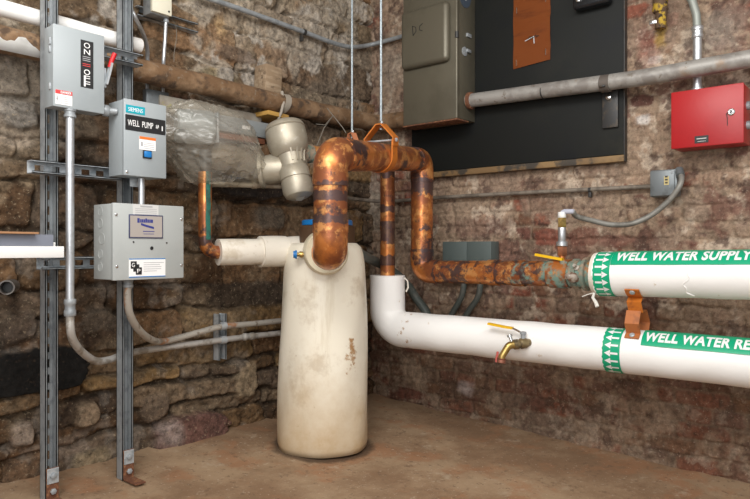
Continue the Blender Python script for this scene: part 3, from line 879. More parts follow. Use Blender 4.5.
for q in range(3):
    c = pts[3] + Vector((.01 * q - .005, 0, 0))
    strap(bm, [c + Vector((.012 * math.sin(k), -.047 * math.cos(k), .047 * math.sin(k))) for k in [x * .25 - 1.5 for x in range(13)]], (1, 0, .1 * q), .014, .003)
obj('binding', bm, M('grey_cloth_strip', (.30, .26, .21), .9), t, world=True, label='grey cloth binding')
bm = B()
c = pts[0].lerp(pts[1], .45)
G = []
for i in range(22):
    x = c.x - .135 + .0112 * i
    up = .35 - .35 * abs(math.sin(i * .9)) * (.6 if 3 < i < 14 else .35) - (.45 if 5 < i < 12 else 0)
    lo = -1.05
    if i > 13: up -= (i - 13) * .16
    row = []
    for k in range(9):
        th = lo + (up - lo) * k / 8
        row.append(bm.verts.new((x, c.y - .0468 * math.cos(th), c.z + .0468 * math.sin(th))))
    G.append(row)
for r0, r1 in zip(G, G[1:]):
    for k in range(8): bm.faces.new((r0[k], r1[k], r1[k + 1], r0[k + 1]))
bmesh.ops.solidify(bm, geom=bm.faces[:], thickness=.002)
obj('torn_lining', bm, WHITE, t, world=True, label='torn white lining')
bm = B(); sweep(bm, [L(282, 92, .13), L(283.5, 103, .16), L(281, 113, .165), L(278.5, 119, .15)], .008, 10, rs=lambda q: 1 - .3 * q)
solo('hanging_rag', bm, M('grey_rag', (.33, .29, .24), .95), 'strip of grey rag tied over the brown pipe above the bronze valve', 'rag')
# wooden blocks and ledge around the pipe
c = L(267, 84, .05)
bm = box(-.055, .045, -.055, .03, -.09, .075, .008); bm.transform(Matrix.Translation(c) @ Matrix.Rotation(.06, 4, 'Y'))
solo('wooden_block', bm, WOOD, 'squared wooden block wedged in the stones above the brown pipe', 'block')
c = L(274.5, 115.5, .13)
bm = box(-.062, .062, -.03, .11, -.010, .010, .003); bm.transform(Matrix.Translation(c) @ Matrix.Rotation(.03, 4, 'Y'))
solo('wooden_wedge', bm, OCHREWOOD, 'yellowed wooden wedge under the brown pipe above the bronze valve', 'wedge')
a, b = L(160, 103, .075), L(262, 111, .075)
bm = box(a.x, b.x, -.075, .02, a.z - .03, a.z + .035, .006)
solo('wall_ledge', bm, PLANK, 'pale grey ledge in the stone wall just under the brown pipe', 'ledge')
# pipe stub end
a = L(6.5, 287.5, .13)
bm = lathe(B(), [(.0235, 0), (.0235, -.16), (.0175, -.16), (.0175, -.006), (.0195, 0), (.0235, 0)], a, (-.45, -.89, .02), 24, False)
t = thing('pipe_stub', 'open ended grey iron pipe stub sticking out of the stones below the white shelf', 'pipe', tuple(a))
obj('tube', bm, M('grey_iron_pipe', (.20, .19, .18), .5, .6, [((.11, .09, .08), 25, .5, .65)]), t, world=True)
bm = lathe(B(), [(.0178, -.05), (.0178, -.052), (0, -.052)], a, (-.45, -.89, .02), 20)
obj('dark_bore', bm, BLACK, t, world=True)

# white shelf with tray and cardboard
OS = .44
a, b = L(63, 247, OS), L(63, 257.5, OS)
x1 = a.x; x0 = x1 - .85
t = thing('shelf', 'white shelf board with square lip projecting from the left frame edge', 'shelf', (x1, -.31, b.z))
obj('board', box(x0 - x1, 0, -(OS - .31), .03, (a.z - b.z) * .35, a.z - b.z - .001, .001), WHITE, t)
obj('lip', box(x0 - x1, 0, -(OS - .31) - .008, -(OS - .31), 0, a.z - b.z + .002, .0015), WHITE, t)
obj('end_tab', box(-.012, -.004, -.09, -.080, a.z - b.z - .001, a.z - b.z + .014, .001), WHITE, t)
zt = a.z
a1 = L(53.5, 233, OS - .03)
tr = thing('tray', 'slate blue tray standing on the white shelf', 'tray', (a1.x, -.33, zt))
wx = .80
obj('front_wall', box(-wx, 0, -(OS - .03 - .33), -(OS - .03 - .33) + .004, .0, .0365, .001), TRAY, tr)
obj('base', box(-wx, 0, -(OS - .03 - .33) + .004, .06, .0, .004, .0), TRAY, tr, smooth=0)
obj('end_wall', box(-.004, 0, -(OS - .03 - .33) + .004, .06, .004, .0365, .0), TRAY, tr, smooth=0)
obj('back_wall', box(-wx, -.004, .056, .06, .004, .0365, .0), TRAY, tr, smooth=0)
a2 = L(36.5, 230, OS - .02)
bm = box(-.78, 0, -.09, .05, 0, .0055, .0005)
bm.transform(Matrix.Translation((a2.x, -.345, zt + .037)) @ Matrix.Rotation(.004, 4, 'Y'))
solo('cardboard_sheet', bm, CARDBOARD, 'flat brown cardboard sheet lying across the slate blue tray', 'cardboard')

# ------------------------------------------------------------------ tank
tk = W(323, 457, 2.79)
tz = fz(tk.x, tk.y) - .004
ZT = .855 - tz
tk.z = tz
t = thing('tank', 'tall cream jacketed tank standing on the floor in the corner', 'tank', tuple(tk))
bm = B()
lw = bm.verts.layers.float.new('worn')
prof = [(.170, .0), (.186, .006), (.1915, .03), (.192, .1), (.190, .25), (.187, .40), (.182, .55), (.176, .68), (.172, .76), (.168, .80), (.158, .832), (.138, .848), (.0, .852)]
pp = []
for (r0, z0), (r1, z1) in zip(prof, prof[1:]):
    n = max(1, int(abs(z1 - z0) / .03))
    for k in range(n): pp.append((r0 + (r1 - r0) * k / n, z0 + (z1 - z0) * k / n))
pp.append(prof[-1])
seg = 64
rings = []
cdir = math.atan2(CAM.y - tk.y, CAM.x - tk.x)
for r, z in pp:
    z *= ZT / .852
    if r == 0: rings.append([bm.verts.new((.010 * z / ZT, 0, z))]); continue
    ring = []
    for j in range(seg):
        q = 2 * math.pi * j / seg
        rel = (q - cdir + math.pi) % (2 * math.pi) - math.pi            # 0 faces the room, positive to the right
        seam = math.exp(-((rel - .86) / .05) ** 2)
        wr = math.exp(-((rel - .75) / .28) ** 2) * math.exp(-((z - .40) / .16) ** 2)
        rr = r + .0025 * math.sin(3 * q + 5 * z) + .002 * math.sin(7 * q - 11 * z) + .003 * seam * math.sin(z * 60) + .004 * wr * math.sin(z * 95 + rel * 9)
        rr += .010 * math.exp(-((z - .84) / .05) ** 2) * math.sin(2 * q + 1.2)
        v = bm.verts.new((rr * math.cos(q) + .010 * z / ZT, rr * math.sin(q), z))
        v[lw] = min(1, 1.15 * math.exp(-((rel - .62) / .28) ** 2) * math.exp(-((z - .40) / .15) ** 2))
        ring.append(v)
    rings.append(ring)
for u, v in zip(rings, rings[1:]):
    for i in range(seg):
        j = (i + 1) % seg
        if len(v) == 1: bm.faces.new((u[i], u[j], v[0]))
        else: bm.faces.new((u[i], u[j], v[j], v[i]))
bm.faces.new(rings[0][::-1])
obj('jacket', bm, TANKJ, t, smooth=60)
# the head of the tank: brown neck under a blue rimmed lid
TOP = tz + ZT
hc = tk + Vector((ct, -st, 0)) * .018 + Vector((.01, .01, 0))
obj('neck', lathe(B(), [(.118, TOP - .02), (.118, TOP + .066), (.112, TOP + .070), (0, TOP + .070)], (hc.x, hc.y, 0), (0, 0, 1), 36), M('brown_iron_neck', (.085, .045, .022), .6, .2, [((.14, .08, .03), 12, .5, .65)]), t, world=True, label='brown iron neck')
obj('lid', lathe(B(), [(.095, TOP + .070), (.108, TOP + .072), (.108, TOP + .090), (.102, TOP + .094), (0, TOP + .096)], (hc.x, hc.y, 0), (0, 0, 1), 36), BLUE, t, world=True, label='blue rimmed lid')

# ------------------------------------------------------------------ copper loop
rt = W(330.5, 154, 2.343)                     # top of the riser
RR = .0625
ez = W(330.5, 253, 2.343).z                    # level of the inlet stub
inl = Vector((tk.x + .004, tk.y, ez))
dirn = (inl - Vector((rt.x, rt.y, ez))); dirn.z = 0; dist = dirn.length; dirn.normalize()
face = inl - dirn * .155
e0 = R(422, 160, .29)
dropx = Vector((e0.x, e0.y, 0))
sup_z = R(450, 272.2, .29).z
s1 = R(750, 275.6, .29)
sup_end = R(604, 274, .29)
t = thing('copper_pipe', 'fat tarnished copper pipe looping from the tank over to the supply line', 'pipe', tuple(face))
loop = [face - dirn * .0, Vector((rt.x, rt.y, ez)), Vector((rt.x, rt.y, rt.z)), Vector((e0.x, e0.y, e0.z)), Vector((e0.x, e0.y, sup_z)), Vector((sup_end.x, sup_end.y, sup_z + .008))]

def hump(pairs):
    return lambda s: max([0] + [amp * math.exp(-((s - c) / wd) ** 4) for c, wd, amp in pairs])

def run(a, b, r0, r1, name='pipe_run', bands=(), verd=()):
    n = Vector(b) - Vector(a)
    bm = sweep(B(), dens([a, b], .012), r0, 32, attrs={'band': hump(bands), 'verd': hump(verd)}, rs=lambda q: 1 + (r1 / r0 - 1) * q)
    return obj(name, bm, COPPER, t, world=True)

def elbow(a, p, b, R_, r0, r1, bands=None):
    """elbow round corner p between directions to a and b; returns its two ends"""
    p = Vector(p); u = (Vector(a) - p).normalized(); v = (Vector(b) - p).normalized()
    pts = fil([p + u * (R_ + .03), p, p + v * (R_ + .03)], R_, 14)
    LN = sum((x - y).length for x, y in zip(pts, pts[1:]))
    dz = dens(pts, .012)
    bm = sweep(B(), dz, r0, 32, attrs={'band': hump(bands or [(0, .012, .9), (LN, .012, .9)]), 'verd': lambda s: 0}, rs=lambda q: (1 + (r1 / r0 - 1) * q))
    # thicker sockets at both ends
    obj('elbow', bm, COPPER, t, world=True)
    for end, dd, rr in ((p + u * (R_ + .033), -u, r0), (p + v * (R_ + .033), -v, r1)):
        bm = sweep(B(), dens([end, end + dd * .045], .008), rr * 1.028, 32, attrs={'band': lambda s: .62 if s < .014 else .22, 'verd': lambda s: 0})
        obj('socket', bm, COPPER, t, world=True)
    return p + u * (R_ + .03), p + v * (R_ + .03)

A0, A1 = elbow(loop[0], loop[1], loop[2], .085, RR, RR)
B0, B1 = elbow(loop[1], loop[2], loop[3], .082, RR, RR)
rD = .0535
C0, C1 = elbow(loop[2], loop[3], loop[4], .072, .055, rD)
D0_, D1_ = elbow(loop[3], loop[4], loop[5], .072, rD, rD)
run(A1, B0, RR * .97, RR * .97, bands=[(.0, .03, .8), (.085, .02, .85), (.20, .015, .35)])
run(B1, C0, RR * .97, .054, bands=[(.0, .012, .5), (.62, .03, .6)])
run(C1, D0_, rD * .97, rD * .97, bands=[(.02, .05, .75), (.22, .02, .4), (.36, .03, .8)])
LH = (loop[5] - D1_).length
run(D1_, loop[5], rD * .97, rD * .97, bands=[(LH / 2, LH / 2, .34), (.0, .10, .45), (.12, .05, .6), (.30, .03, .75), (LH - .33, .02, .7), (LH - .2, .05, .5)], verd=[(LH - .34, .10, .75), (LH - .12, .16, 1.0), (.33, .02, .6)])
for s_ in (.34, .50):
    c = D1_.lerp(loop[5], s_)
    q = sweep(B(), dens([c, c + (loop[5] - D1_).normalized() * .05], .01), rD * 1.05, 32, attrs={'band': lambda s: .4, 'verd': lambda s: .75 if s_ > .4 else .2})
    obj('coupling', q, COPPER, t, world=True)
# insulated inlet stub of the tank
st_ = thing('inlet_collar', 'short insulated stub joining the copper elbow to the tank front', 'pipe collar', tuple(face))
bm = B()
for r0, r1, z0, z1 in ((.066, .0865, -.005, .11),):
    lathe(bm, [(r0, z0), (r1 - .006, z0 - .006), (r1, z0 + .004), (r1 + .004, z0 + .05), (r1 + .008, z1)], face - dirn * .06, dirn, 40)
obj('insulation', bm, jacket_mat('cream_collar', (.74, .66, .48), (.45, .29, .10), .1, scale=14), st_, world=True)
# little drain cock with a blue cap on the stub's left side
lft = Vector((-dirn.y, dirn.x, 0))
a = face - dirn * .02 + lft * .085 + Vector((0, 0, -.008))
t2 = thing('drain_cock', 'small brass drain cock with blue cap left of the copper elbow', 'valve', tuple(a))
obj('stem', lathe(B(), [(.0075, 0), (.0075, .006), (.0125, .008), (.0125, .020), (.008, .022), (.008, .030)], a, lft, 12), BRASS, t2, world=True)
obj('cap', lathe(B(), [(.012, 0), (.0175, .001), (.0175, .007), (.014, .009), (.014, .015), (0, .015)], a + lft * .030, lft, 16), BLUE, t2, world=True, label='blue cap')

# ------------------------------------------------------------------ return: drop pipe, elbow, insulated run
r0p = R(387.5, 300, .36)
xr = Vector((r0p.x, r0p.y, 0))
ra, rb = R(404, 329.3, .352), R(760, 364, .262)
rz = ra.z
rdir = (rb - ra).normalized()
rb = rb + rdir * .55
kx = Vector((xr.x, xr.y, rz))
t = thing('return_drop', 'slim tarnished copper pipe between the fat copper loop and the white elbow', 'pipe', (kx.x, kx.y, rz + .15))
zt_ = W(303, 152, 2.9).z
vc = W(306, 153, 2.88)
tp = Vector((xr.x, xr.y, vc.z))
pts = fil([Vector((xr.x, xr.y, rz + .12)), tp, vc], .055, 10)
bm = sweep(B(), dens(pts, .012), .0350, 24, attrs={'band': hump([(.10, .025, .7), (.21, .02, .85), (.33, .05, .75), (.45, .02, .8), (.62, .03, .7), (.8, .06, .6)]), 'verd': lambda s: 0})
obj('pipe_run', bm, COPPER, t, world=True)
for z in (rz + .30, rz + .47):
    bm = sweep(B(), dens([Vector((xr.x, xr.y, z)), Vector((xr.x, xr.y, z + .04))], .01), .0375, 24, attrs={'band': lambda s: .75, 'verd': lambda s: 0})
    obj('coupling', bm, COPPER, t, world=True)

IR = .0835
t = thing('return_pipe', 'lower thick white insulated pipe with elbow, lettered WELL WATER RE', 'pipe', tuple(kx))
el = fil([Vector((xr.x, xr.y, rz + .245)), kx, kx + rdir * .4], .095, 14)
k_end = [i for i, p in enumerate(el)][-1]
bm = sweep(B(), dens(el[:-1] + [el[-2] + rdir * .03], .02), IR * 1.0, 36, wob=.010)
obj('elbow_jacket', bm, PIPEJ, t, world=True, smooth=60)
start = el[-2] + rdir * .012
bm = sweep(B(), dens([start, rb], .012), IR, 40, wob=.012, attrs={'worn': hump([(.035, .05, .84)])})
jacket = obj('pipe_jacket', bm, PIPEJ, t, world=True, smooth=60)
bm = sweep(B(), dens([Vector((xr.x, xr.y, rz + .23)), Vector((xr.x, xr.y, rz + .252))], .01), IR * 1.01, 36, wob=.02)
obj('jacket_rim', bm, PIPEJ, t, world=True, smooth=60)
bm = B()
c = Vector((xr.x, xr.y, rz + .23))
rgt = Vector((ct, -st, 0))
strap(bm, [c + rgt * .080 + Vector((0, 0, .012)), c + rgt * .095 + Vector((0, 0, -.004)), c + rgt * .098 + Vector((0, 0, -.035)), c + rgt * .088 + Vector((0, 0, -.055))], Vector((-st, -ct, 0)), .05, .006)
obj('loose_flap', bm, OLDJ, t, world=True)

def cyl_map(p0, ax, rad):
    ax = ax.normalized()
    e1 = Vector((0, 0, 1)).cross(ax).normalized()
    if e1.x > 0: e1 = -e1                          # towards the room
    e2 = Vector((0, 0, 1)); e2 = (e2 - ax * e2.dot(ax)).normalized()
    return lambda s, th, lift=0.0: p0 + ax * s + (e1 * math.cos(th) + e2 * math.sin(th)) * (rad + lift)

def wrap_patch(f, s0, s1, t0, t1, lift, ns=2, nt_=24, ragged=0.0):
    bm = B()
    G = [[bm.verts.new(f(s0 + (s1 - s0) * i / ns + (ragged * math.sin(k * 2.3) if i == 0 else 0), t0 + (t1 - t0) * k / nt_, lift)) for k in range(nt_ + 1)] for i in range(ns + 1)]
    for r0, r1 in zip(G, G[1:]):
        for k in range(nt_): bm.faces.new((r0[k], r1[k], r1[k + 1], r0[k + 1]))
    return bm

def wrap_text(s, f, s0, s1, t0, t1, lift, bold=.025, shear=0.0):
    bm = text_bm(s, bold, shear, 1.06)
    for k in range(1, 12):
        bmesh.ops.bisect_plane(bm, geom=bm.verts[:] + bm.edges[:] + bm.faces[:], plane_co=(0, k / 12, 0), plane_no=(0, 1, 0))
    for v in bm.verts: v.co = f(s0 + v.co.x * (s1 - s0), t0 + v.co.y * (t1 - t0), lift)
    return bm

def arrows(f, s0, s1, lift, n=18, flip=False):
    bm = B()
    for i in range(n):
        c = 2 * math.pi * i / n
        hw, sw = .42 * 2 * math.pi / n, .13 * 2 * math.pi / n
        a, b = (s1, s0) if flip else (s0, s1)
        m = a + (b - a) * .55
        def quad(pts): bm.faces.new([bm.verts.new(f(s, c + q, lift)) for s, q in pts])
        quad([(a, -sw), (m, -sw), (m, sw), (a, sw)])
        quad([(m, -hw), (b, 0), (m, hw)])
    return bm

def dist_at(p0, ax, px):
    return (on_seg(p0, p0 + ax * 3, px) - p0).length

D2R = math.pi / 180
def line_labels(tt, p0, ax, rad, pxa, pxb, words, txa, txb, tlo, thi, flip, pxlab, pxlab_end):
    f = cyl_map(p0, ax, rad * 1.012)
    sa, sb = dist_at(p0, ax, pxa), dist_at(p0, ax, pxb)
    band = obj('arrow_band', wrap_patch(f, sa, sb, 0, 2 * math.pi, .0006, 2, 64, .002), GREEN, tt, world=True, label='green band printed with white flow arrows')
    obj('arrow_print', arrows(f, sa + (sb - sa) * .12, sb - (sb - sa) * .10, .0014, 18, flip), PAPER, band, world=True, smooth=0)
    la, lb = dist_at(p0, ax, pxlab), dist_at(p0, ax, pxlab_end)
    lab = obj('pipe_label', wrap_patch(f, la, lb, tlo * D2R, 100 * D2R, .0012, 4, 16), GREEN, tt, world=True, label='green label with white lettering')
    ta, tb = dist_at(p0, ax, txa), dist_at(p0, ax, txb)
    obj('lettering', wrap_text(words, f, ta, tb, (tlo + 11) * D2R, (tlo + 44) * D2R, .0022, .038, .10), PAPER, lab, world=True, smooth=0)

line_labels(t, start, rdir, IR, 609, 626, 'WELL WATER RETURN', 649, 794, 27, 0, True, 646, 806)

# supply insulation
IS = .084
sdir = (Vector((s1.x, s1.y, s1.z)) - Vector((sup_end.x, sup_end.y, sup_z + .008))).normalized()
p0 = R(599.5, 274, .29); p0.z = sup_z + .010
pend = p0 + sdir * ((on_seg(p0, p0 + sdir * 3, 765) - p0).length + .55)
t = thing('supply_pipe', 'upper thick white insulated pipe lettered WELL WATER SUPPLY', 'pipe', tuple(p0))
obj('pipe_jacket', sweep(B(), dens([p0, pend], .03), IS, 40, wob=.010), PIPEJ, t, world=True, smooth=60)
obj('jacket_rim', sweep(B(), [p0 + sdir * x for x in (-.012, -.004, .006, .012)], IS * .985, 40, wob=.03), OLDJ, t, world=True, smooth=60)
line_labels(t, p0, sdir, IS, 601, 617.5, 'WELL WATER SUPPLY', 622, 757, 25, 0, False, 617.8, 764)
fm = cyl_map(p0, sdir, IS)
sx = dist_at(p0, sdir, 693)
bm = sweep(B(), [fm(sx + .006 * math.sin(k * 1.7) + .010 * math.sin(k * .6), (24 - k * 7) * D2R, .001) for k in range(13)], .0022, 6)
obj('wrinkled_seam', bm, PIPEJ, t, world=True)
c = fm(-.004, -58 * D2R)
bm = sweep(B(), [c, c + Vector((-.006, .004, -.018)), c + Vector((-.002, -.006, -.036)), c + Vector((-.006, -.014, -.052))], .006, 8, rs=lambda q: .8 + .5 * q)
sweep(bm, [c, c + Vector((-.01, .02, -.006)), c + Vector((-.008, .045, -.016))], .002, 6)
obj('torn_wrap', bm, YARN, t, world=True, label='torn dangling end of the wrap')

# ------------------------------------------------------------------ pipe hangers
def clevis(name, label, c, axis, r, rise, rod_top, mat, width=.026, both=True):
    ax = Vector(axis).normalized()
    up = Vector((0, 0, 1))
    sd = ax.cross(up).normalized()
    t = thing(name, label, 'pipe hanger', tuple(c), 0, 'orange clevis hangers')
    rr = r + .004
    low = [c + sd * rr + up * (r * .55)] + [c + sd * (rr * math.cos(q)) + up * (rr * math.sin(q)) for q in [-math.pi * i / 20 for i in range(21)]] + [c - sd * rr + up * (r * .55)]
    top = r + rise
    low[0] = c + sd * rr + up * (r + .012); low[-1] = c - sd * rr + up * (r + .012)
    obj('strap', strap(B(), low, ax, width, .005), mat, t, world=True)
    yo = [c + sd * (rr + .004) + up * (r * .75), c + sd * (rr + .004) + up * (r + .02), c + sd * .012 + up * top, c - sd * .012 + up * top, c - sd * (rr + .004) + up * (r + .02), c - sd * (rr + .004) + up * (r * .75)]
    obj('yoke', strap(B(), yo, ax, width * 1.05, .005), mat, t, world=True)
    bm = cyl(B(), c + sd * (rr + .012) + up * (r + .010), c - sd * (rr + .012) + up * (r + .010), .0042, 8)
    for s_ in (1, -1): lathe(bm, [(.0085, 0), (.0085, .006), (.005, .008)], c + sd * s_ * (rr + .006) + up * (r + .010), sd * s_, 6)
    obj('cross_bolt', bm, GALV, t, world=True)
    if rod_top:
        for dz in (-.016, .004): obj('nut', lathe(B(), [(.010, 0), (.010, .009)], c + up * (top + dz), up, 6), CHROME, t, world=True)
        rd = solo('threaded_rod', cyl(B(), c + up * (top - .022), Vector((c.x, c.y, CEIL)), .0052, 10), M('zinc_rod', (.36, .41, .44), .4, .4, [((.26, .30, .33), 160, .45, .6)]), rod_top, 'threaded rod', 'threaded rods under the ceiling')
    return t
hc2 = on_seg(B1, C0, 381)
clevis('pipe_hanger', 'bright orange clevis hanger wrapped round the fat copper loop', hc2, C0 - B1, .0575, .078, 'thin zinc rod dropping to the bright orange clevis, nearer the black panel', ORANGE, .048)
hc1 = on_seg(vc, tp, 352)
clevis('pipe_hanger', 'dusty orange clevis hanger mostly hidden behind the fat copper loop', hc1, tp - vc, .036, .075, 'thin zinc rod dropping to the dusty clevis, nearer the stone wall', SALMON)
# double hanger between supply and return: the return hangs from the supply
cs = on_seg(p0, pend, 638); cr = on_seg(start, rb, 637.5)
t = thing('pipe_hanger', 'orange steel hanger tying the lower white pipe to the upper one', 'pipe hanger', tuple(cr), 0, 'orange clevis hangers')
up = Vector((0, 0, 1))
room = Vector((-1, 0, 0))
zs = cs.z - IS; zr = cr.z + IS
fs = lambda q, l=.004: cs + (room * math.cos(q) + up * math.sin(q)) * (IS + l)
fr_ = lambda q, l=.004: cr + (room * math.cos(q) + up * math.sin(q)) * (IS + l)
u0 = [fs(-q * D2R) for q in (38, 50, 62, 74)] + [Vector((cs.x - .045, cs.y, zs - .018)), Vector((cs.x - .034, cs.y - .004, zs - .055))]
obj('upper_yoke', strap(B(), u0, Vector((0, 1, 0)), .052, .005), ORANGE, t, world=True)
zt2 = zs - .052
cy = cr.y
u1 = [fr_(q * D2R) for q in (42, 50, 60)] + [Vector((cr.x - .062, cy, zr + .028)), Vector((cr.x - .042, cy, zt2)), Vector((cr.x + .025, cy, zt2)), Vector((cr.x + .062, cy, zr + .025))] + [fr_(q * D2R) for q in (122, 135)]
obj('lower_yoke', strap(B(), u1, Vector((0, 1, 0)), .052, .005), M('orange_brown_steel', (.45, .15, .045), .55, .1, [((.32, .11, .04), 25, .5, .68)]), t, world=True)
for q0, q1 in ((fs(-46 * D2R, .006), fs(-46 * D2R) - cs), (fr_(50 * D2R, .006), fr_(50 * D2R) - cr), (Vector((cr.x - .005, cy, zt2 - .012)), Vector((0, 0, -1)))):
    obj('bolt', lathe(B(), [(.010, 0), (.010, .004), (.006, .007)], q0, q1, 10), GALV, t, world=True)

# ------------------------------------------------------------------ hose bib on the return pipe
c = on_seg(start, rb, 536)
ax = rdir
e1 = Vector((0, 0, 1)).cross(ax).normalized()
if e1.x > 0: e1 = -e1
lf = -ax                                          # towards the tank
base = c + (e1 * math.cos(.10) + up * math.sin(.10)) * IR
hd = (e1 * .75 + lf * .62 - up * .10).normalized()
t = thing('hose_bib', 'brass hose tap with yellow lever on the lower white pipe', 'tap', tuple(base))
obj('valve_body', lathe(B(), [(.014, -.01), (.018, .004), (.0215, .010), (.0215, .030), (.0165, .036), (.020, .042), (.020, .060), (.015, .064)], base, hd, 18), M('tarnished_brass', (.30, .23, .12), .45, .7, [((.14, .11, .07), 30, .48, .64), ((.45, .40, .30), 40, .58, .7)]), t, world=True, label='tarnished brass valve body')
k = base + hd * .058
sp = fil([k - hd * .006, k + hd * .025, k + hd * .050 - up * .040 + lf * .004], .022, 8)
sp.append(sp[-1] + (hd * .15 - up).normalized() * .014)
obj('spout', sweep(B(), dens(sp, .008), .0155, 16, rs=lambda q: 1.0 - .12 * q), BRASS, t, world=True)
e_ = sp[-1]; dd = (sp[-1] - sp[-2]).normalized()
obj('spout_thread', lathe(B(), [(.0175, 0), (.0175, .004), (.016, .006), (.0175, .008), (.0175, .018)], e_ - dd * .006, dd, 16), M('copper_brown', (.26, .10, .06), .5, .5), t, world=True)
cc = k + hd * .012 + up * .014
obj('vacuum_screw', lathe(B(), [(.007, 0), (.007, .018), (.011, .019), (.011, .028), (.005, .030)], cc, up * .9 + lf * .35, 10), CHROME, t, world=True)
h0 = base + hd * .020 + up * .018
obj('stem', lathe(B(), [(.0095, 0), (.0095, .018), (.013, .019), (.013, .028), (.005, .030)], h0, up, 10), GALV_DULL, t, world=True)
hl = [h0 + up * .024, h0 + up * .026 + lf * .012, h0 + up * .036 + lf * .034 + e1 * .005, h0 + up * .040 + lf * .046 + e1 * .006]
obj('lever_neck', strap(B(), hl, Vector(e1), .014, .004), CHROME, t, world=True)
obj('lever', strap(B(), [hl[-1] - lf * .004, hl[-1] + lf * .03 + up * .002, hl[-1] + lf * .105 + up * .010], Vector(e1), .017, .0085), YELLOW, t, world=True, label='yellow vinyl lever')
bm = sweep(B(), [sp[-1] + lf * .016 + up * .03, sp[-1] + lf * .022, sp[-1] + lf * .022 - up * .012], .005, 8)
obj('cap_tether', bm, M('red_rubber', (.55, .12, .10), .5), t, world=True, label='red rubber tether')

# ------------------------------------------------------------------ sensor, ball valve, union on the supply
sa, sb_ = D1_, loop[5]
sv = (sb_ - sa).normalized()
c = on_seg(sa, sb_, 562)
zt = c.z + rD
ztop = W(562, 213, (c - CAM).to_2d().dot(Vector((st, ct)))).z
Hs = ztop - zt
t = thing('pressure_sensor', 'slim upright sensor with brass nut standing on the copper supply pipe', 'sensor', (c.x, c.y, zt))
def seg_(name, z0, z1, r, mat, n=16, label=None):
    obj(name, lathe(B(), [(r * .92, 0), (r, .002), (r, (z1 - z0) - .002), (r * .92, z1 - z0)], (c.x, c.y, zt + z0), (0, 0, 1), n), mat, t, world=True, label=label)
seg_('stem', -.01, Hs * .12, .013, COPPER)
seg_('base_nut', Hs * .10, Hs * .30, .0205, M('copper_nut', (.36, .15, .08), .4, .7), 6, 'copper base nut')
seg_('lower_collar', Hs * .30, Hs * .40, .0225, EMT)
seg_('housing', Hs * .40, Hs * .70, .0155, EMT)
seg_('brass_nut', Hs * .70, Hs * .90, .0175, BRASS, 6, 'brass nut')
seg_('cap', Hs * .90, Hs * 1.02, .0165, WHITE)
obj('elbow_connector', sweep(B(), [Vector((c.x, c.y, ztop)), Vector((c.x, c.y - .012, ztop + .006)), Vector((c.x, c.y - .05, ztop + .004))], .010, 10), M('pale_blue_connector', (.50, .52, .62), .4), t, world=True)
con0 = Vector((c.x, c.y - .045, ztop + .004))

c2 = on_seg(sa, sb_, 566)
t = thing('ball_valve', 'corroded green copper valve with yellow lever at the start of the supply insulation', 'valve', tuple(c2))
bm = sweep(B(), dens([on_seg(sa, sb_, 551), on_seg(sa, sb_, 571)], .008), rD * 1.09, 32, attrs={'band': lambda s: .1, 'verd': lambda s: .85})
obj('valve_body', bm, COPPER, t, world=True)
a, b = W(537, 253, 2.56), W(566, 258.5, 2.56)
pv = c2 + Vector((-.03, 0, .058))
vis = Vector((-st, -ct, 0))
l0 = pv + Vector((0, .0, 0)); l1 = on_seg(sa, sb_, 539) + Vector((-.03, 0, .078))
obj('lever', strap(B(), [l0, l0.lerp(l1, .5), l1], Vector((1, 0, 0)), .018, .010), YELLOW, t, world=True, label='yellow lever')
obj('stem', lathe(B(), [(.013, 0), (.013, .018)], c2 + Vector((-.03, 0, .035)), up, 12), VERD, t, world=True)
c3 = on_seg(sa, sb_, 579)
t = thing('pipe_union', 'corroded grey lug and bolts between green valve and white insulation', 'pipe fitting', tuple(c3))
bm = B()
lathe(bm, [(.058, 0), (.066, .003), (.066, .016), (.058, .019)], on_seg(sa, sb_, 585), sv, 24)
obj('flange', bm, VERD, t, world=True)
q = c3 + Vector((-.050, 0, -.012))
obj('lug', lathe(B(), [(.014, -.03), (.020, 0), (.020, .012), (.012, .022), (.012, .034), (0, .035)], q, (-.8, .5, .15), 12), M('corroded_grey_brass', (.42, .36, .30), .6, .4, [((.22, .12, .08), 40, .48, .62), ((.55, .52, .48), 30, .58, .68)]), t, world=True)
q = c3 + Vector((-.040, -.01, .022))
obj('bolt', lathe(B(), [(.009, -.02), (.012, 0), (.012, .010), (.007, .014), (.007, .028), (0, .028)], q, (-.8, .1, .5), 8), M('pale_corroded_bolt', (.50, .46, .40), .6, .3, [((.25, .2, .15), 50, .5, .65)]), t, world=True)
obj('union_nut', lathe(B(), [(.055, 0), (.061, .003), (.061, .028), (.055, .031)], on_seg(sa, sb_, 573), sv, 8), VERD, t, world=True)

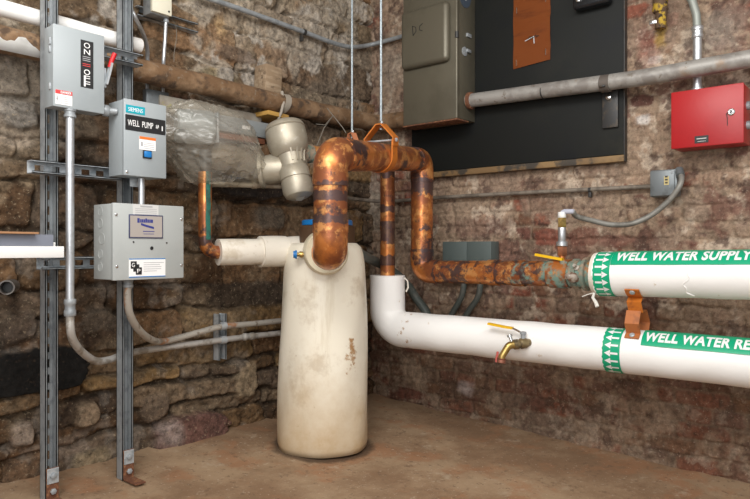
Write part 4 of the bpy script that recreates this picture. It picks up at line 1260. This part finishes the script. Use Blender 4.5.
# ------------------------------------------------------------------ left outlet pipe of the tank
pa = W(205, 252, 2.60); pb = W(292, 251.5, 2.80)
hz = (pa.z + pb.z) / 2
pa.z = hz - .002; pb.z = hz + .002
t = thing('outlet_pipe', 'slim copper riser with green streak turning into a short insulated pipe left of the tank', 'pipe', tuple(pb))
dn = (pb - pa).normalized()
va = W(205, 172, 2.60); va.x, va.y = pa.x, pa.y
def lerp_at(px): return on_seg(pa, pb, px)
bm = sweep(B(), dens(fil([va + Vector((0, 0, .0)), pa, lerp_at(228)], .046, 10), .01), .0265, 24, attrs={'band': hump([(.27, .02, .8), (.40, .03, .5)]), 'verd': hump([(.42, .05, .35)])})
obj('copper_riser', bm, COPPER, t, world=True, label='copper riser')
bm = B()
tw = Vector((-st, -ct, 0)); rgt = Vector((ct, -st, 0))
for k in range(1):
    zs_ = [va.z + (pa.z + .05 - va.z) * i / 12 for i in range(13)]
    rows = []
    for i, z in enumerate(zs_):
        row = []
        for j in range(6):
            q = (22 + 9 * j + 3 * math.sin(i * 1.3)) * D2R
            row.append(bm.verts.new(Vector((pa.x, pa.y, z)) + (tw * math.cos(q) + rgt * math.sin(q)) * .0272))
        rows.append(row)
    for r0, r1 in zip(rows, rows[1:]):
        for j in range(5): bm.faces.new((r0[j], r0[j + 1], r1[j + 1], r1[j]))
obj('verdigris_streak', bm, M('verdigris', (.02, .13, .095), .8, 0, [((.025, .07, .055), 40, .45, .6)]), t, world=True, label='green verdigris streak')
obj('insulation', sweep(B(), dens([lerp_at(218), lerp_at(266)], .02), .0535, 30, wob=.012), OLDJ, t, world=True, smooth=60)
obj('insulation_sleeve', sweep(B(), dens([lerp_at(260), lerp_at(285)], .02), .0650, 30, wob=.02), OLDJ, t, world=True, smooth=60)
obj('ragged_joint', sweep(B(), dens([lerp_at(283), pb + dn * .06], .012), .061, 30, wob=.07), OLDJ, t, world=True, smooth=60)

# ------------------------------------------------------------------ bronze strainer valve, actuator and bag
S0, S1 = W(284, 125, 2.80), W(300, 199, 2.74)
ax = (S1 - S0).normalized(); LN = (S1 - S0).length
t = thing('strainer_valve', 'cast bronze strainer valve hanging between the plastic bag and copper loop', 'valve', tuple(S1))
obj('cap', lathe(B(), [(0, -.012), (.055, -.010), (.076, 0), (.084, .012), (.086, .022), (.082, .026), (.086, .030), (.087, .075), (.083, .105), (.074, .125), (.060, .14)], S0 + ax * 0, ax, 40), BRONZE, t, world=True)
obj('neck', lathe(B(), [(.062, .12), (.054, .15), (.052, .18), (.055, .20), (.057, .215)], S0, ax, 36), BRONZE, t, world=True)
obj('blowdown_housing', lathe(B(), [(.052, .19), (.063, .205), (.064, .245), (.060, .247), (.060, .253), (.064, .255), (.065, .300), (.057, .320), (.036, .330), (0, .331)], S0, ax, 36), BRONZE, t, world=True)
obj('hex_plug', lathe(B(), [(.024, -.02), (.024, .016), (.019, .020), (0, .020)], S0 + ax * .315, (ax + (CAM - S1).normalized() * .55).normalized(), 6), BRONZE, t, world=True)
bm = B()
for q in (-.5, -.3, -.1, .1):
    d_, a_, b_ = frame_of(ax)
    fc = (CAM - S0).normalized(); fc = (fc - ax * fc.dot(ax)).normalized(); sdv = ax.cross(fc)
    v0 = (fc * math.cos(q * 1.6 + .5) - sdv * math.sin(q * 1.6 + .5)) if False else (fc * math.cos(q * 2 - .3) + sdv * math.sin(q * 2 - .3))
    strap(bm, [S0 + ax * .118 + v0 * .070, S0 + ax * .15 + v0 * .058, S0 + ax * .178 + v0 * .054], ax.cross(v0), .006, .008)
obj('casting_rib', bm, BRONZE, t, world=True)
# run of the body towards the actuator and outlet towards the copper return
m0 = S0 + ax * .19 + Vector((.02, .02, 0))
lp = W(240, 172, 2.80)
bd = (lp - m0).normalized(); bl = (lp - m0).length
obj('valve_body', lathe(B(), [(.030, -.02), (.050, .0), (.060, .05), (.064, .09), (.060, .12), (.078, .125), (.078, .14), (.060, .145), (.050, .17), (.042, .2)], m0, bd, 32), BRONZE, t, world=True)
obj('outlet', lathe(B(), [(.040, 0), (.043, .02), (.043, .05), (.040, .055)], m0 + Vector((0, 0, 0)), vc - m0, 28), BRONZE, t, world=True)
ud = (tp - vc).normalized()
gc = W(304, 153, 2.80)
obj('union_nut', lathe(B(), [(.040, -.02), (.047, -.015), (.047, .02), (.042, .024), (.042, .05), (.036, .055)], W(301, 153, 2.86), ud, 10), VERD, t, world=True, label='green stained union nut')
lp2 = W(212, 180, 2.74); 
bm = cyl(B(), W(206, 184, 2.70), W(292, 186.5, 2.86), .0115, 14)
lathe(bm, [(.016, 0), (.016, .02)], W(252, 185.2, 2.78), W(292, 187, 2.86) - W(206, 184, 2.70), 14)
solo('thin_pipe', bm, M('beige_pipe', (.32, .27, .20), .6, .2, [((.20, .15, .10), 20, .5, .65)]), 'thin beige pipe running level under the bronze valve', 'pipe')

A0_ = L(197, 127, .17)
t = thing('valve_actuator', 'grey round valve actuator inside the clear plastic bag', 'actuator', tuple(A0_))
obj('motor', lathe(B(), [(.0, -.085), (.058, -.082), (.066, -.075), (.068, -.02), (.068, .050), (.062, .062), (0, .064)], A0_, (.75, -.35, .0), 36), M('blue_grey_actuator', (.25, .28, .29), .4, .1), t, world=True)
bm = box(-.006, .006, -.03, .03, -.06, .06, .003); bm.transform(Matrix.Translation(A0_ + Vector((.058, -.03, .0)))); obj('end_plate', bm, GALV, t, world=True)
b0, b1 = L(216, 122, .20), L(270, 130, .20)
bm = box(b0.x, b1.x, -.215, -.13, b0.z - .035, b0.z + .030, .003)
obj('bracket_housing', bm, M('silver_grey_housing', (.30, .325, .335), .4, .4), t, world=True)
bm = box(b0.x + .12, b0.x + .16, -.2165, -.2145, b0.z - .012, b0.z + .002, 0); obj('housing_label', bm, PAPER, t, world=True, smooth=0)
bm = box(b0.x + .01, b1.x - .03, -.205, -.14, b0.z - .062, b0.z - .036, .003); obj('rusty_bar', bm, M('red_brown_bar', (.20, .075, .04), .6, .1), t, world=True, label='red brown bar')
bm = cyl(B(), L(205, 150, .17), L(206, 182, .17), .024, 16); obj('valve_stem', bm, DARKIRON, t, world=True)
lp3 = L(231, 160, .17)
bm = lathe(B(), [(.03, -.10), (.055, -.08), (.062, 0), (.055, .09), (.035, .12)], lp3, (1, -.25, -.25), 24); obj('valve_body', bm, M('dull_valve_casting', (.23, .19, .14), .6, .3), t, world=True)

# crumpled bag
from mathutils import noise as mn
BC = L(212, 146, .175)
bm = B()
bmesh.ops.create_icosphere(bm, subdivisions=6, radius=1)
for v in bm.verts:
    n = v.co.normalized()
    k = 1 + .20 * mn.noise(n * 1.6 + Vector((3, 1, 7)))
    a_ = Vector((n.x * 3.4 + n.z * 2.2, n.y * 2.5, n.z * 1.2 - n.x * .7)); b_ = Vector((n.x * 2.0 - n.z * 5.5, n.y * 4, n.z * 2 + n.x * 1.2))
    rg = 1 - abs(mn.noise(a_ + Vector((9, 4, 2)))) * 2.4
    rg2 = 1 - abs(mn.noise(b_ * 1.4 + Vector((1, 8, 5)))) * 2.4
    k += .055 * max(rg, -.2) ** 5 + .035 * max(rg2, -.2) ** 5
    p = Vector((n.x * .265, n.y * .14, n.z * .155)) * k
    p.y = max(p.y, -.16)
    sag = max(0, n.x) ** 2
    p.z -= .03 * sag + .03 * n.x
    if n.z < -.3: p.x *= .92
    v.co = BC + p
    v.co.y = min(v.co.y, -.062)
solo('plastic_bag', bm, BAG, 'crumpled clear plastic bag wrapped over the grey valve actuator', 'bag', smooth=70)

# ------------------------------------------------------------------ right wall
def RW(name, label, cat, y, z, x=0.0, group=None):     # local x runs to the right along the wall, -y into the room
    return thing(name, label, cat, (x, y, z), R90, group)

ya, yb = R(412, 172, .03).y, R(623.5, 162, .03).y
zb0 = 1.222
t = RW('slate_panel', 'large black slate electrical backboard on the brick wall', 'panel', (ya + yb) / 2, zb0 - .03)
w = (ya - yb) / 2
obj('board', box(-w, w, -.034, -.004, .03, 1.16, .003), SLATE, t)
obj('bottom_rail', box(-w - .004, w + .004, -.040, .0, 0, .028, .003), BROWNPAINT, t, label='worn brown bottom edge')
obj('side_rail', box(w, w + .006, -.034, .0, .0, 1.16, .003), DARKIRON, t)
# DC box
yl, yr = R(403, 100, .2).y, R(457, 100, .2).y
z0 = 1.443
t = RW('switch_cabinet', 'olive grey steel switch cabinet marked DC on the left of the black panel', 'electrical box', (yl + yr) / 2, z0, -.034)
w = (yl - yr) / 2; f = -(.2 - .034)
obj('body', box(-w + .003, w - .003, f + .02, 0, 0, .72, .003), OLIVE, t)
dr = obj('door', box(-w, w, f, f + .022, -.004, .722, .006, seg=3), OLIVE, t)
zb_, zt_ = R(430, 66, .2).z - z0, R(430, 7, .2).z - z0
bm = box(-w + .006, w - .034, f - .034, f + .01, zb_, zt_, .024, seg=6)
obj('raised_panel', bm, OLIVE, dr)
bm = B()
ink = f - .0348
xd, zd = -w + .085, zb_ + .20
strap(bm, [(xd, ink, zd), (xd + .004, ink, zd - .045)], (0, 1, 0), .0012, .0035)
strap(bm, [(xd - .002, ink, zd + .002), (xd + .020, ink, zd - .008), (xd + .022, ink, zd - .028), (xd + .003, ink, zd - .046)], (0, 1, 0), .0012, .0035)
strap(bm, [(xd + .062, ink, zd + .002), (xd + .044, ink, zd - .008), (xd + .042, ink, zd - .026), (xd + .060, ink, zd - .034)], (0, 1, 0), .0012, .0035)
obj('lettering', bm, HANDINK, dr, smooth=0, label='handwritten DC')
obj('drip_edge', box(-w - .002, w + .002, f - .002, f + .10, -.010, -.003, .001), RUST, t, label='rusty bottom edge')
bm = B()                                          # right-hand side furniture
yy = (f + .02) / 2
sideX = w - .003
lathe(bm, [(.052, 0), (.052, .003)], (sideX, yy - .02, .60), (1, 0, 0), 32)
for v in bm.verts: v.co.z = .60 + (v.co.z - .60) * 1.25
obj('oval_tag', bm, M('blue_grey_tag', (.065, .085, .115), .4, .1), t, label='blue grey oval tag')
bm = B(); 
bx(bm, sideX + .0028, sideX + .004, yy - .026, yy - .016, .59, .61); bx(bm, sideX + .0028, sideX + .004, yy - .020, yy - .012, .57, .59)
obj('tag_print', bm, PALEPAPER, t, smooth=0)
obj('hasp', box(sideX - .001, sideX + .008, yy - .01, yy + .03, .40, .418, .002), GALV_DULL, t)
bm = B(); bx(bm, sideX - .001, sideX + .012, yy - .015, yy + .020, .325, .34, .002)
lathe(bm, [(.022, 0), (.022, .004), (.014, .006)], (sideX, yy - .025, .325), (1, 0, 0), 14)
obj('latch', bm, GALV_DULL, t)
obj('door_hinge', lathe(B(), [(.009, 0), (.009, .03)], (w - .004, f + .004, .375), (0, 0, 1), 10), DARKIRON, t)
# paper hung on the panel
y0, y1 = R(513.5, 40, .036).y, R(550.5, 40, .036).y
zb1 = R(531, 66, .036).z
t = RW('paper_notice', 'burnt orange paper sheet stapled to the black panel', 'notice', (y0 + y1) / 2, zb1, -.0345)
w = (y0 - y1) / 2
bm = B(); n = 16
G = [[bm.verts.new((-w + 2 * w * i / 6, -.003 - .0025 * math.sin(k * .9 + i * .35) - .001 * i * (k % 3) * .3, k * .40 / n + (.012 * i / 6 if k == 0 else 0))) for i in range(7)] for k in range(n + 1)]
for r0, r1 in zip(G, G[1:]):
    for i in range(6): bm.faces.new((r0[i], r0[i + 1], r1[i + 1], r1[i]))
bmesh.ops.solidify(bm, geom=bm.faces[:], thickness=.001)
obj('sheet', bm, RUSTPAPER, t)
for x, z in ((-w + .018, .012), (w - .020, .035), (-w + .020, .255), (w - .020, .275)): obj('staple', box(x - .0015, x + .0015, -.009, -.004, z, z + .028), CHROME, t, smooth=0)
bm = B()
for k in range(5): strap(bm, [(-.012 + .010 * k, -.0085, .124 + .006 * (k % 2)), (-.006 + .010 * k, -.0085, .136 - .005 * (k % 3)), (.000 + .010 * k, -.0085, .122 + .004 * k % .01)], (0, 1, 0), .001, .003)
obj('scribble', bm, HANDINK, t, smooth=0)
bm = B(); strap(bm, [(.014, -.0085, .132), (.016, -.0085, .098)], (0, 1, 0), .001, .004); strap(bm, [(-.03, -.0085, .118), (.012, -.0085, .130)], (0, 1, 0), .001, .003)
obj('white_scratch', bm, PALEPAPER, t, smooth=0)
# black knob bar near the top edge of the panel
c = R(592, -2, .08)
t = RW('black_fuse_block', 'black bakelite fuse block high on the black panel', 'fuse block', c.y, c.z - .035, -.034)
obj('body', box(-.085, .075, -.055, 0, 0, .09, .018, seg=4), M('glossy_bakelite', (.012, .013, .015), .22), t)
obj('terminal', lathe(B(), [(.009, 0), (.009, .01), (.005, .012)], (-.055, -.055, .035), (0, -1, 0), 10), CHROME, t)
# steel conduit across the panel
p1, p2, p3 = R(470, 101, .1), R(640, 78.3, .1), R(775, 56, .1)
zc = 1.524
p1.z, p2.z, p3.z = 1.534, 1.513, 1.518
p1 = Vector((-.10, R(457, 100, .2).y + .004, 1.537))
t = thing('steel_conduit', 'thick weathered steel conduit leaving the cabinet and passing above the red box', 'conduit', tuple(p1))
obj('tube', sweep(B(), spline([p1, p1.lerp(p2, .5), p2, p2.lerp(p3, .5), p3, p3 + (p3 - p2) * .9], 8), .0330, 24), M('weathered_conduit', (.38, .365, .34), .5, .35, [((.27, .25, .23), 14, .45, .62), ((.20, .17, .14), 40, .58, .7), ((.33, .24, .17), 6, .6, .72)]), t, world=True)
q = on_seg(p1, p2, 606)
dv = (p2 - p1).normalized()
obj('coupling', lathe(B(), [(.034, -.02), (.0365, -.018), (.0365, .018), (.034, .02)], q + Vector((0, 0, -.004)), dv, 24), M('dark_band', (.13, .11, .095), .6, .3), t, world=True, label='dark tape band')
obj('locknut', lathe(B(), [(.034, 0), (.041, .002), (.041, .018), (.036, .02)], p1 + dv * .006, dv, 18), RUST, t, world=True)
q = on_seg(p1, p2, 543)
obj('tape_ring', lathe(B(), [(.0332, 0), (.0338, .001), (.0338, .005), (.0332, .006)], q + Vector((0, 0, -.003)), dv, 24), DARKIRON, t, world=True)
q = R(611, 110, .036)
t = RW('conduit_hanger', 'black flat bar hanging below the steel conduit on the panel edge', 'bracket', q.y, R(611, 128, .036).z, -.0345)
w = .033
obj('plate', box(-w, w, -.014, 0, 0, .165, .002), DARKIRON, t)
obj('bolt', lathe(B(), [(.012, 0), (.012, .01), (.006, .013)], (-.004, -.014, .128), (0, -1, 0), 6), CHROME, t)
obj('strap', box(-.012, .012, -.105, -.010, .155, .162, .001), DARKIRON, t)
# red box
yl, yr = R(671, 120, .13).y, R(743.8, 110, .13).y
z0, z1 = 1.211, 1.429
t = RW('alarm_box', 'red locked steel box under the steel conduit on the brick wall', 'electrical box', (yl + yr) / 2, z0, -.012)
w = (yl - yr) / 2; f = -(.13 - .012); h = z1 - z0
obj('body', box(-w + .002, w - .002, f + .006, 0, .002, h - .002, .002), REDBOX, t)
dr = obj('door', box(-w, w, f, f + .012, 0, h, .003), REDBOX, t)
lk = obj('lock', lathe(B(), [(.0115, 0), (.0125, .002), (.0125, .004), (.010, .006), (0, .006)], (w - .040, f, h * .53), (0, -1, 0), 18), CHROME, dr)
obj('keyhole', box(w - .0425, w - .0375, f - .0075, f - .0058, h * .53 - .006, h * .53 + .006, 0), BLACK, dr, smooth=0)
bm = sweep(B(), [(w - .050, f - .003, h * .53), (w - .056, f - .003, h * .53 - .004), (w - .053, f - .002, h * .53 - .02), (w - .053, f - .001, h * .53 - .048)], .0012, 6)
obj('key_chain', bm, DARKIRON, dr)
lab = obj('name_plate', box(-.040, .008, f - .0012, f, .013, .040, 0), BLACK, t, smooth=0, label='small black name plate')
bm = B(); bx(bm, -.033, .001, f - .0018, f - .0012, .028, .031); bx(bm, -.030, -.001, f - .0018, f - .0012, .0185, .0200)
obj('plate_print', bm, PALEPAPER, lab, smooth=0)
for z in (h * .66, h * .33): obj('side_hub', lathe(B(), [(.016, 0), (.016, .010), (.011, .013), (.011, .022)], (w - .002, f * .45, z), (1, 0, 0), 12), GALV_DULL, t)
c = R(697, 90, .05)
t_ = conduit('box_conduit', 'bright conduit rising from the red box behind the steel conduit', [Vector((-.045, c.y, z1 - .004)), Vector((-.045, c.y, R(697, 30, .05).z)), R(696.5, 15, .05), R(692, 0, .05), R(676, -22, .05)], .0155, M('dull_green_grey_conduit', (.30, .32, .29), .5, .35), .10,
               fittings=[(Vector((-.045, c.y, R(697, 38, .05).z)), Vector((-.045, c.y, R(697, 26, .05).z)), .0215), (Vector((-.045, c.y, z1 - .003)), Vector((-.045, c.y, z1 + .022)), .022)], fmat=EMT)
obj('bright_sleeve', cyl(B(), Vector((-.045, c.y, z1)), Vector((-.045, c.y, R(697, 37, .05).z)), .0162), EMT, t_, world=True, label='bright sleeve')
# rusty yellow stained fixture near the top
c = R(661, 12, .03)
t = RW('stained_pipe_stub', 'old pipe stub splashed with yellow paint near the top of the brick wall', 'pipe fitting', c.y, c.z - .07, -.01)
obj('stub', sweep(B(), [(0, -.03, 0), (.004, -.03, .06), (-.004, -.03, .12), (.003, -.03, .20)], .022, 14, wob=.12), STAINYELLOW, t)
obj('collar', lathe(B(), [(.026, 0), (.031, .01), (.027, .03), (.030, .045), (.024, .055)], (0, -.03, .065), (0, 0, 1), 14), STAINYELLOW, t)
obj('clip', box(-.038, -.008, -.052, -.02, .018, .036, .003), CHROME, t, label='shiny clip')

# junction box, its rigid conduit and flexible whip
a = R(649.5, 197, .065); b = R(677, 169, .065)
zb_, zt_ = R(663, 196.5, .065).z, R(663, 169.5, .065).z
t = RW('junction_box', 'small grey cast junction box on the brick wall above the supply pipe', 'electrical box', (a.y + b.y) / 2, zb_, -.008)
w = (a.y - b.y) / 2; h = zt_ - zb_
obj('body', box(-w, w, -.052, 0, 0, h, .006), GREYJB, t)
obj('cover', box(-w + .002, w - .010, -.058, -.050, .003, h - .004, .003), GREYJB, t)
lab = obj('label', box(w - .048, w - .030, -.0595, -.058, h * .42, h * .74, 0), M('yellow_label', (.55, .45, .2), .5), t, smooth=0, label='small yellowed label')
bm = B()
for k in range(3): bx(bm, w - .044, w - .034, -.0605, -.0595, h * .47 + .012 * k, h * .47 + .007 + .012 * k)
obj('label_print', bm, DARKIRON, lab, smooth=0)
for x, z in ((w - .016, .012), (w - .018, h - .014)): obj('screw', lathe(B(), [(.005, 0), (.005, .003)], (x, -.058, z), (0, -1, 0), 8), CHROME, t)
lb = Vector((-.022, a.y, R(650, 186.5, .022).z))
pts = [R(318, 199.5, .03), R(372, 200.5, .02), R(410, 200, .022), R(440, 197.5, .022), R(520, 193, .022), R(590, 189.5, .022), lb]
pts[0] = L(345, 198, .04)
pts[1] = Vector((-.045, -.10, pts[2].z))
t = conduit('thin_conduit', 'thin dusty conduit running along the brick wall to the small junction box', spline(pts, 6), .0095, M('dusty_brown_conduit', (.25, .215, .175), .6, .25, [((.15, .125, .10), 14, .45, .62)]), 0)
q = R(590, 190, .022)
bm = B(); strap(bm, [q + Vector((-.0105 * math.cos(x), 0, .0105 * math.sin(x))) for x in [math.pi * (i / 8 - .5) for i in range(9)]] + [q + Vector((.01, 0, .011)), ], (0, 1, 0), .012, .002)
bx(bm, q.x - .006, q.x + .012, q.y - .006, q.y + .006, q.z - .032, q.z - .010, .001)
obj('clip', bm, DARKIRON, t, world=True)
# flexible whip
pts = [R(679, 172, .05), R(681.5, 178, .08), R(679.5, 186, .10), R(672, 197, .10), R(662, 207, .10), R(648, 217, .11), R(630, 224, .13), R(610, 224.5, .17), R(592, 220.5, .21), R(577, 216.5, .26), con0]
sm = spline(pts, 8)
t = thing('flexible_conduit', 'grey flexible conduit looping from the junction box to the upright sensor', 'conduit', tuple(sm[0]))
fine = dens(sm, .0026)
bm = sweep(B(), fine, .0112, 12)
i = 0
vs = list(bm.verts)
for k in range(len(fine)):
    if k % 2:
        c_ = fine[k]
        for v in vs[k * 12:(k + 1) * 12]: v.co = c_ + (v.co - c_) * .93
obj('armour', bm, CONDUIT, t, world=True)
obj('box_fitting', cyl(B(), R(679, 170, .045), R(680.5, 176, .07), .0165, 14), GREYJB, t, world=True)

# dark grey box on the wall with two conduits below
a = R(443, 262, .08); b = R(491.5, 262, .08)
zt_ = R(470, 241.5, .08).z
t = RW('wall_box', 'dark grey green oblong box on the brick wall behind the copper supply pipe', 'electrical box', (a.y + b.y) / 2, zt_ - .17, -.008)
w = (a.y - b.y) / 2
obj('body', box(-w, w, -.07, 0, 0, .17, .004), DKJB, t)
obj('cover_left', box(-w, .02 * w, -.076, -.068, .0, .17, .002), DKJB, t)
obj('cover_right', box(.03 * w, w, -.076, -.068, .0, .17, .002), DKJB, t)
zb1 = zt_ - .17
for lab_, x0_, x1_ in (('dark conduit bending down from the grey green box, nearer the corner', 463.5, 453), ('dark conduit bending down from the grey green box, nearer the hose tap', 480, 468)):
    q0 = R(x0_, 280, .05)
    pts = [Vector((-.05, q0.y, zb1 + .002)), R(x0_, 288, .05), R(x0_ - 3, 299, .05), R(x1_, 312, .05), R(x1_ - 5, 324, .05), R(x1_ - 6, 345, .05)]
    conduit('dark_conduit', lab_, spline(pts, 5), .0145, LIQUID, 0, 'dark conduits below the grey green box')
# dark hose behind the tank
pts = [W(346, 249, 2.86), W(357, 252, 2.95), W(366, 257, 3.04), R(380, 264, .26), R(396, 274, .18), R(408, 286, .13), R(416, 298, .10), R(426, 312, .09), R(432, 330, .08)]
conduit('dark_hose', 'thick dark grey hose leaving the tank top and dropping behind the white elbow', spline(pts, 6), .0225, LIQUID, 0, cat='hose',
        fittings=[(W(346, 249, 2.86), W(358, 252.5, 2.96), .030)], fmat=M('dusty_hose_nut', (.28, .26, .21), .6, .3))

# upper conduit round the corner
zc = L(300, 31, .03).z
pts = [L(195, -6, .04), L(240, 9, .04), L(304, 32, .035), Vector((-.30, -.035, 0)), Vector((-.02, -.035, 0)), Vector((-.035, -.14, 0)), Vector((-.045, -.374, 0))]
zs_ = [L(195, -6, .04).z, L(240, 9, .04).z, L(304, 32, .035).z, L(330, 42, .035).z, W(352, 47, 3.58).z, W(365, 45.5, 3.5).z, R(405, 36, .035).z]
for p, z in zip(pts, zs_): p.z = z
pts[3] = L(332, 42.5, .035); pts[4] = L(352, 47, .04)
pts[5] = R(374, 44, .045)
t = conduit('corner_conduit', 'teal grey conduit sweeping along the top of the stone wall round the corner', spline(pts, 8), .0118, GALV_DULL, 0)
q = L(304, 32, .035)
bm = B(); strap(bm, [q + Vector((0, -.0135 * math.cos(x), .0135 * math.sin(x))) for x in [math.pi * (i / 8 - .5) for i in range(9)]], (1, 0, 0), .016, .002)
bx(bm, q.x - .012, q.x - .002, q.y, q.y + .02, q.z - .045, q.z - .012, .001)
obj('clip', bm, DARKIRON, t, world=True)
# loose tie wire hanging over the brown pipe
pts = [W(316, 148, 2.95), W(324, 128, 3.0), W(333, 115.5, 3.05), W(327, 108, 3.06), W(333, 115.5, 3.05), W(343, 128, 3.03), W(346, 133, 3.03)]
bm = sweep(B(), dens([pts[0], pts[1], pts[2]], .03), .0022, 6); sweep(bm, dens([W(316, 124, 3.0), W(325, 125, 3.0), pts[2]], .03), .0016, 6); sweep(bm, dens([pts[3], pts[2], pts[5], pts[6]], .03), .0020, 6)
solo('tie_wire', bm, TWINE, 'loose twisted tie wire hanging above the fat copper loop', 'wire')
bm = sweep(B(), spline([L(171, 18, .08), L(175, 24, .06), L(176.5, 32, .06), L(176, 42, .05), L(174, 54, .05), L(174, 62, .05)], 6), .0014, 6)
solo('hanging_string', bm, TWINE, 'thin string hanging beside the cream junction box', 'string')

# ------------------------------------------------------------------ light and camera
def area(name, loc, target, size, power, col=(1, 1, 1)):
    l = bpy.data.lights.new(name, 'AREA'); l.shape = 'RECTANGLE'; l.size, l.size_y = size; l.energy = power; l.color = col
    o = bpy.data.objects.new(name, l); COL.objects.link(o)
    o.location = loc
    o.rotation_euler = (Vector(target) - Vector(loc)).to_track_quat('-Z', 'Y').to_euler()
    return o

def cam2w(X, Y, z):
    a, b = X + X0, Y - D0
    return Vector((a * ct + b * st, -a * st + b * ct, z))

area('fluorescent_lamp', cam2w(-.45, .75, 2.35), cam2w(-.2, 3.0, .6), (1.5, .6), 34, (1, .985, .96))
area('fluorescent_lamp', cam2w(1.0, .6, 2.35), cam2w(.5, 3.0, .7), (1.5, .6), 20, (1, .985, .96))
area('added_flash_fill', cam2w(-.45, -.5, 1.45), cam2w(0, 3.0, .9), (1.2, 1.3), 31, (1, .985, .96))  # soft flash-like fill added behind the camera, sized to put streaks on metal
w_ = bpy.data.worlds.new('basement'); SC.world = w_; w_.use_nodes = True
w_.node_tree.nodes['Background'].inputs[0].default_value = (.95, .97, 1.0, 1)
w_.node_tree.nodes['Background'].inputs[1].default_value = .42

cd = bpy.data.cameras.new('camera'); cam = bpy.data.objects.new('camera', cd); COL.objects.link(cam)
cd.sensor_width = 36; cd.lens = FPX / 750 * 36; cd.shift_y = -(249.5 - HY) / 750
cd.clip_start = .02
cam.location = CAM
cam.rotation_euler = Vector((st, ct, 0)).to_track_quat('-Z', 'Y').to_euler()
SC.camera = cam
SC.view_settings.view_transform = 'Standard'; SC.view_settings.look = 'None'
SC.view_settings.gamma = 1; SC.view_settings.use_curve_mapping = False
SC.view_settings.exposure = 0.24
SC.cycles.use_denoising = True
SC.cycles.max_bounces = 8; SC.cycles.transparent_max_bounces = 16
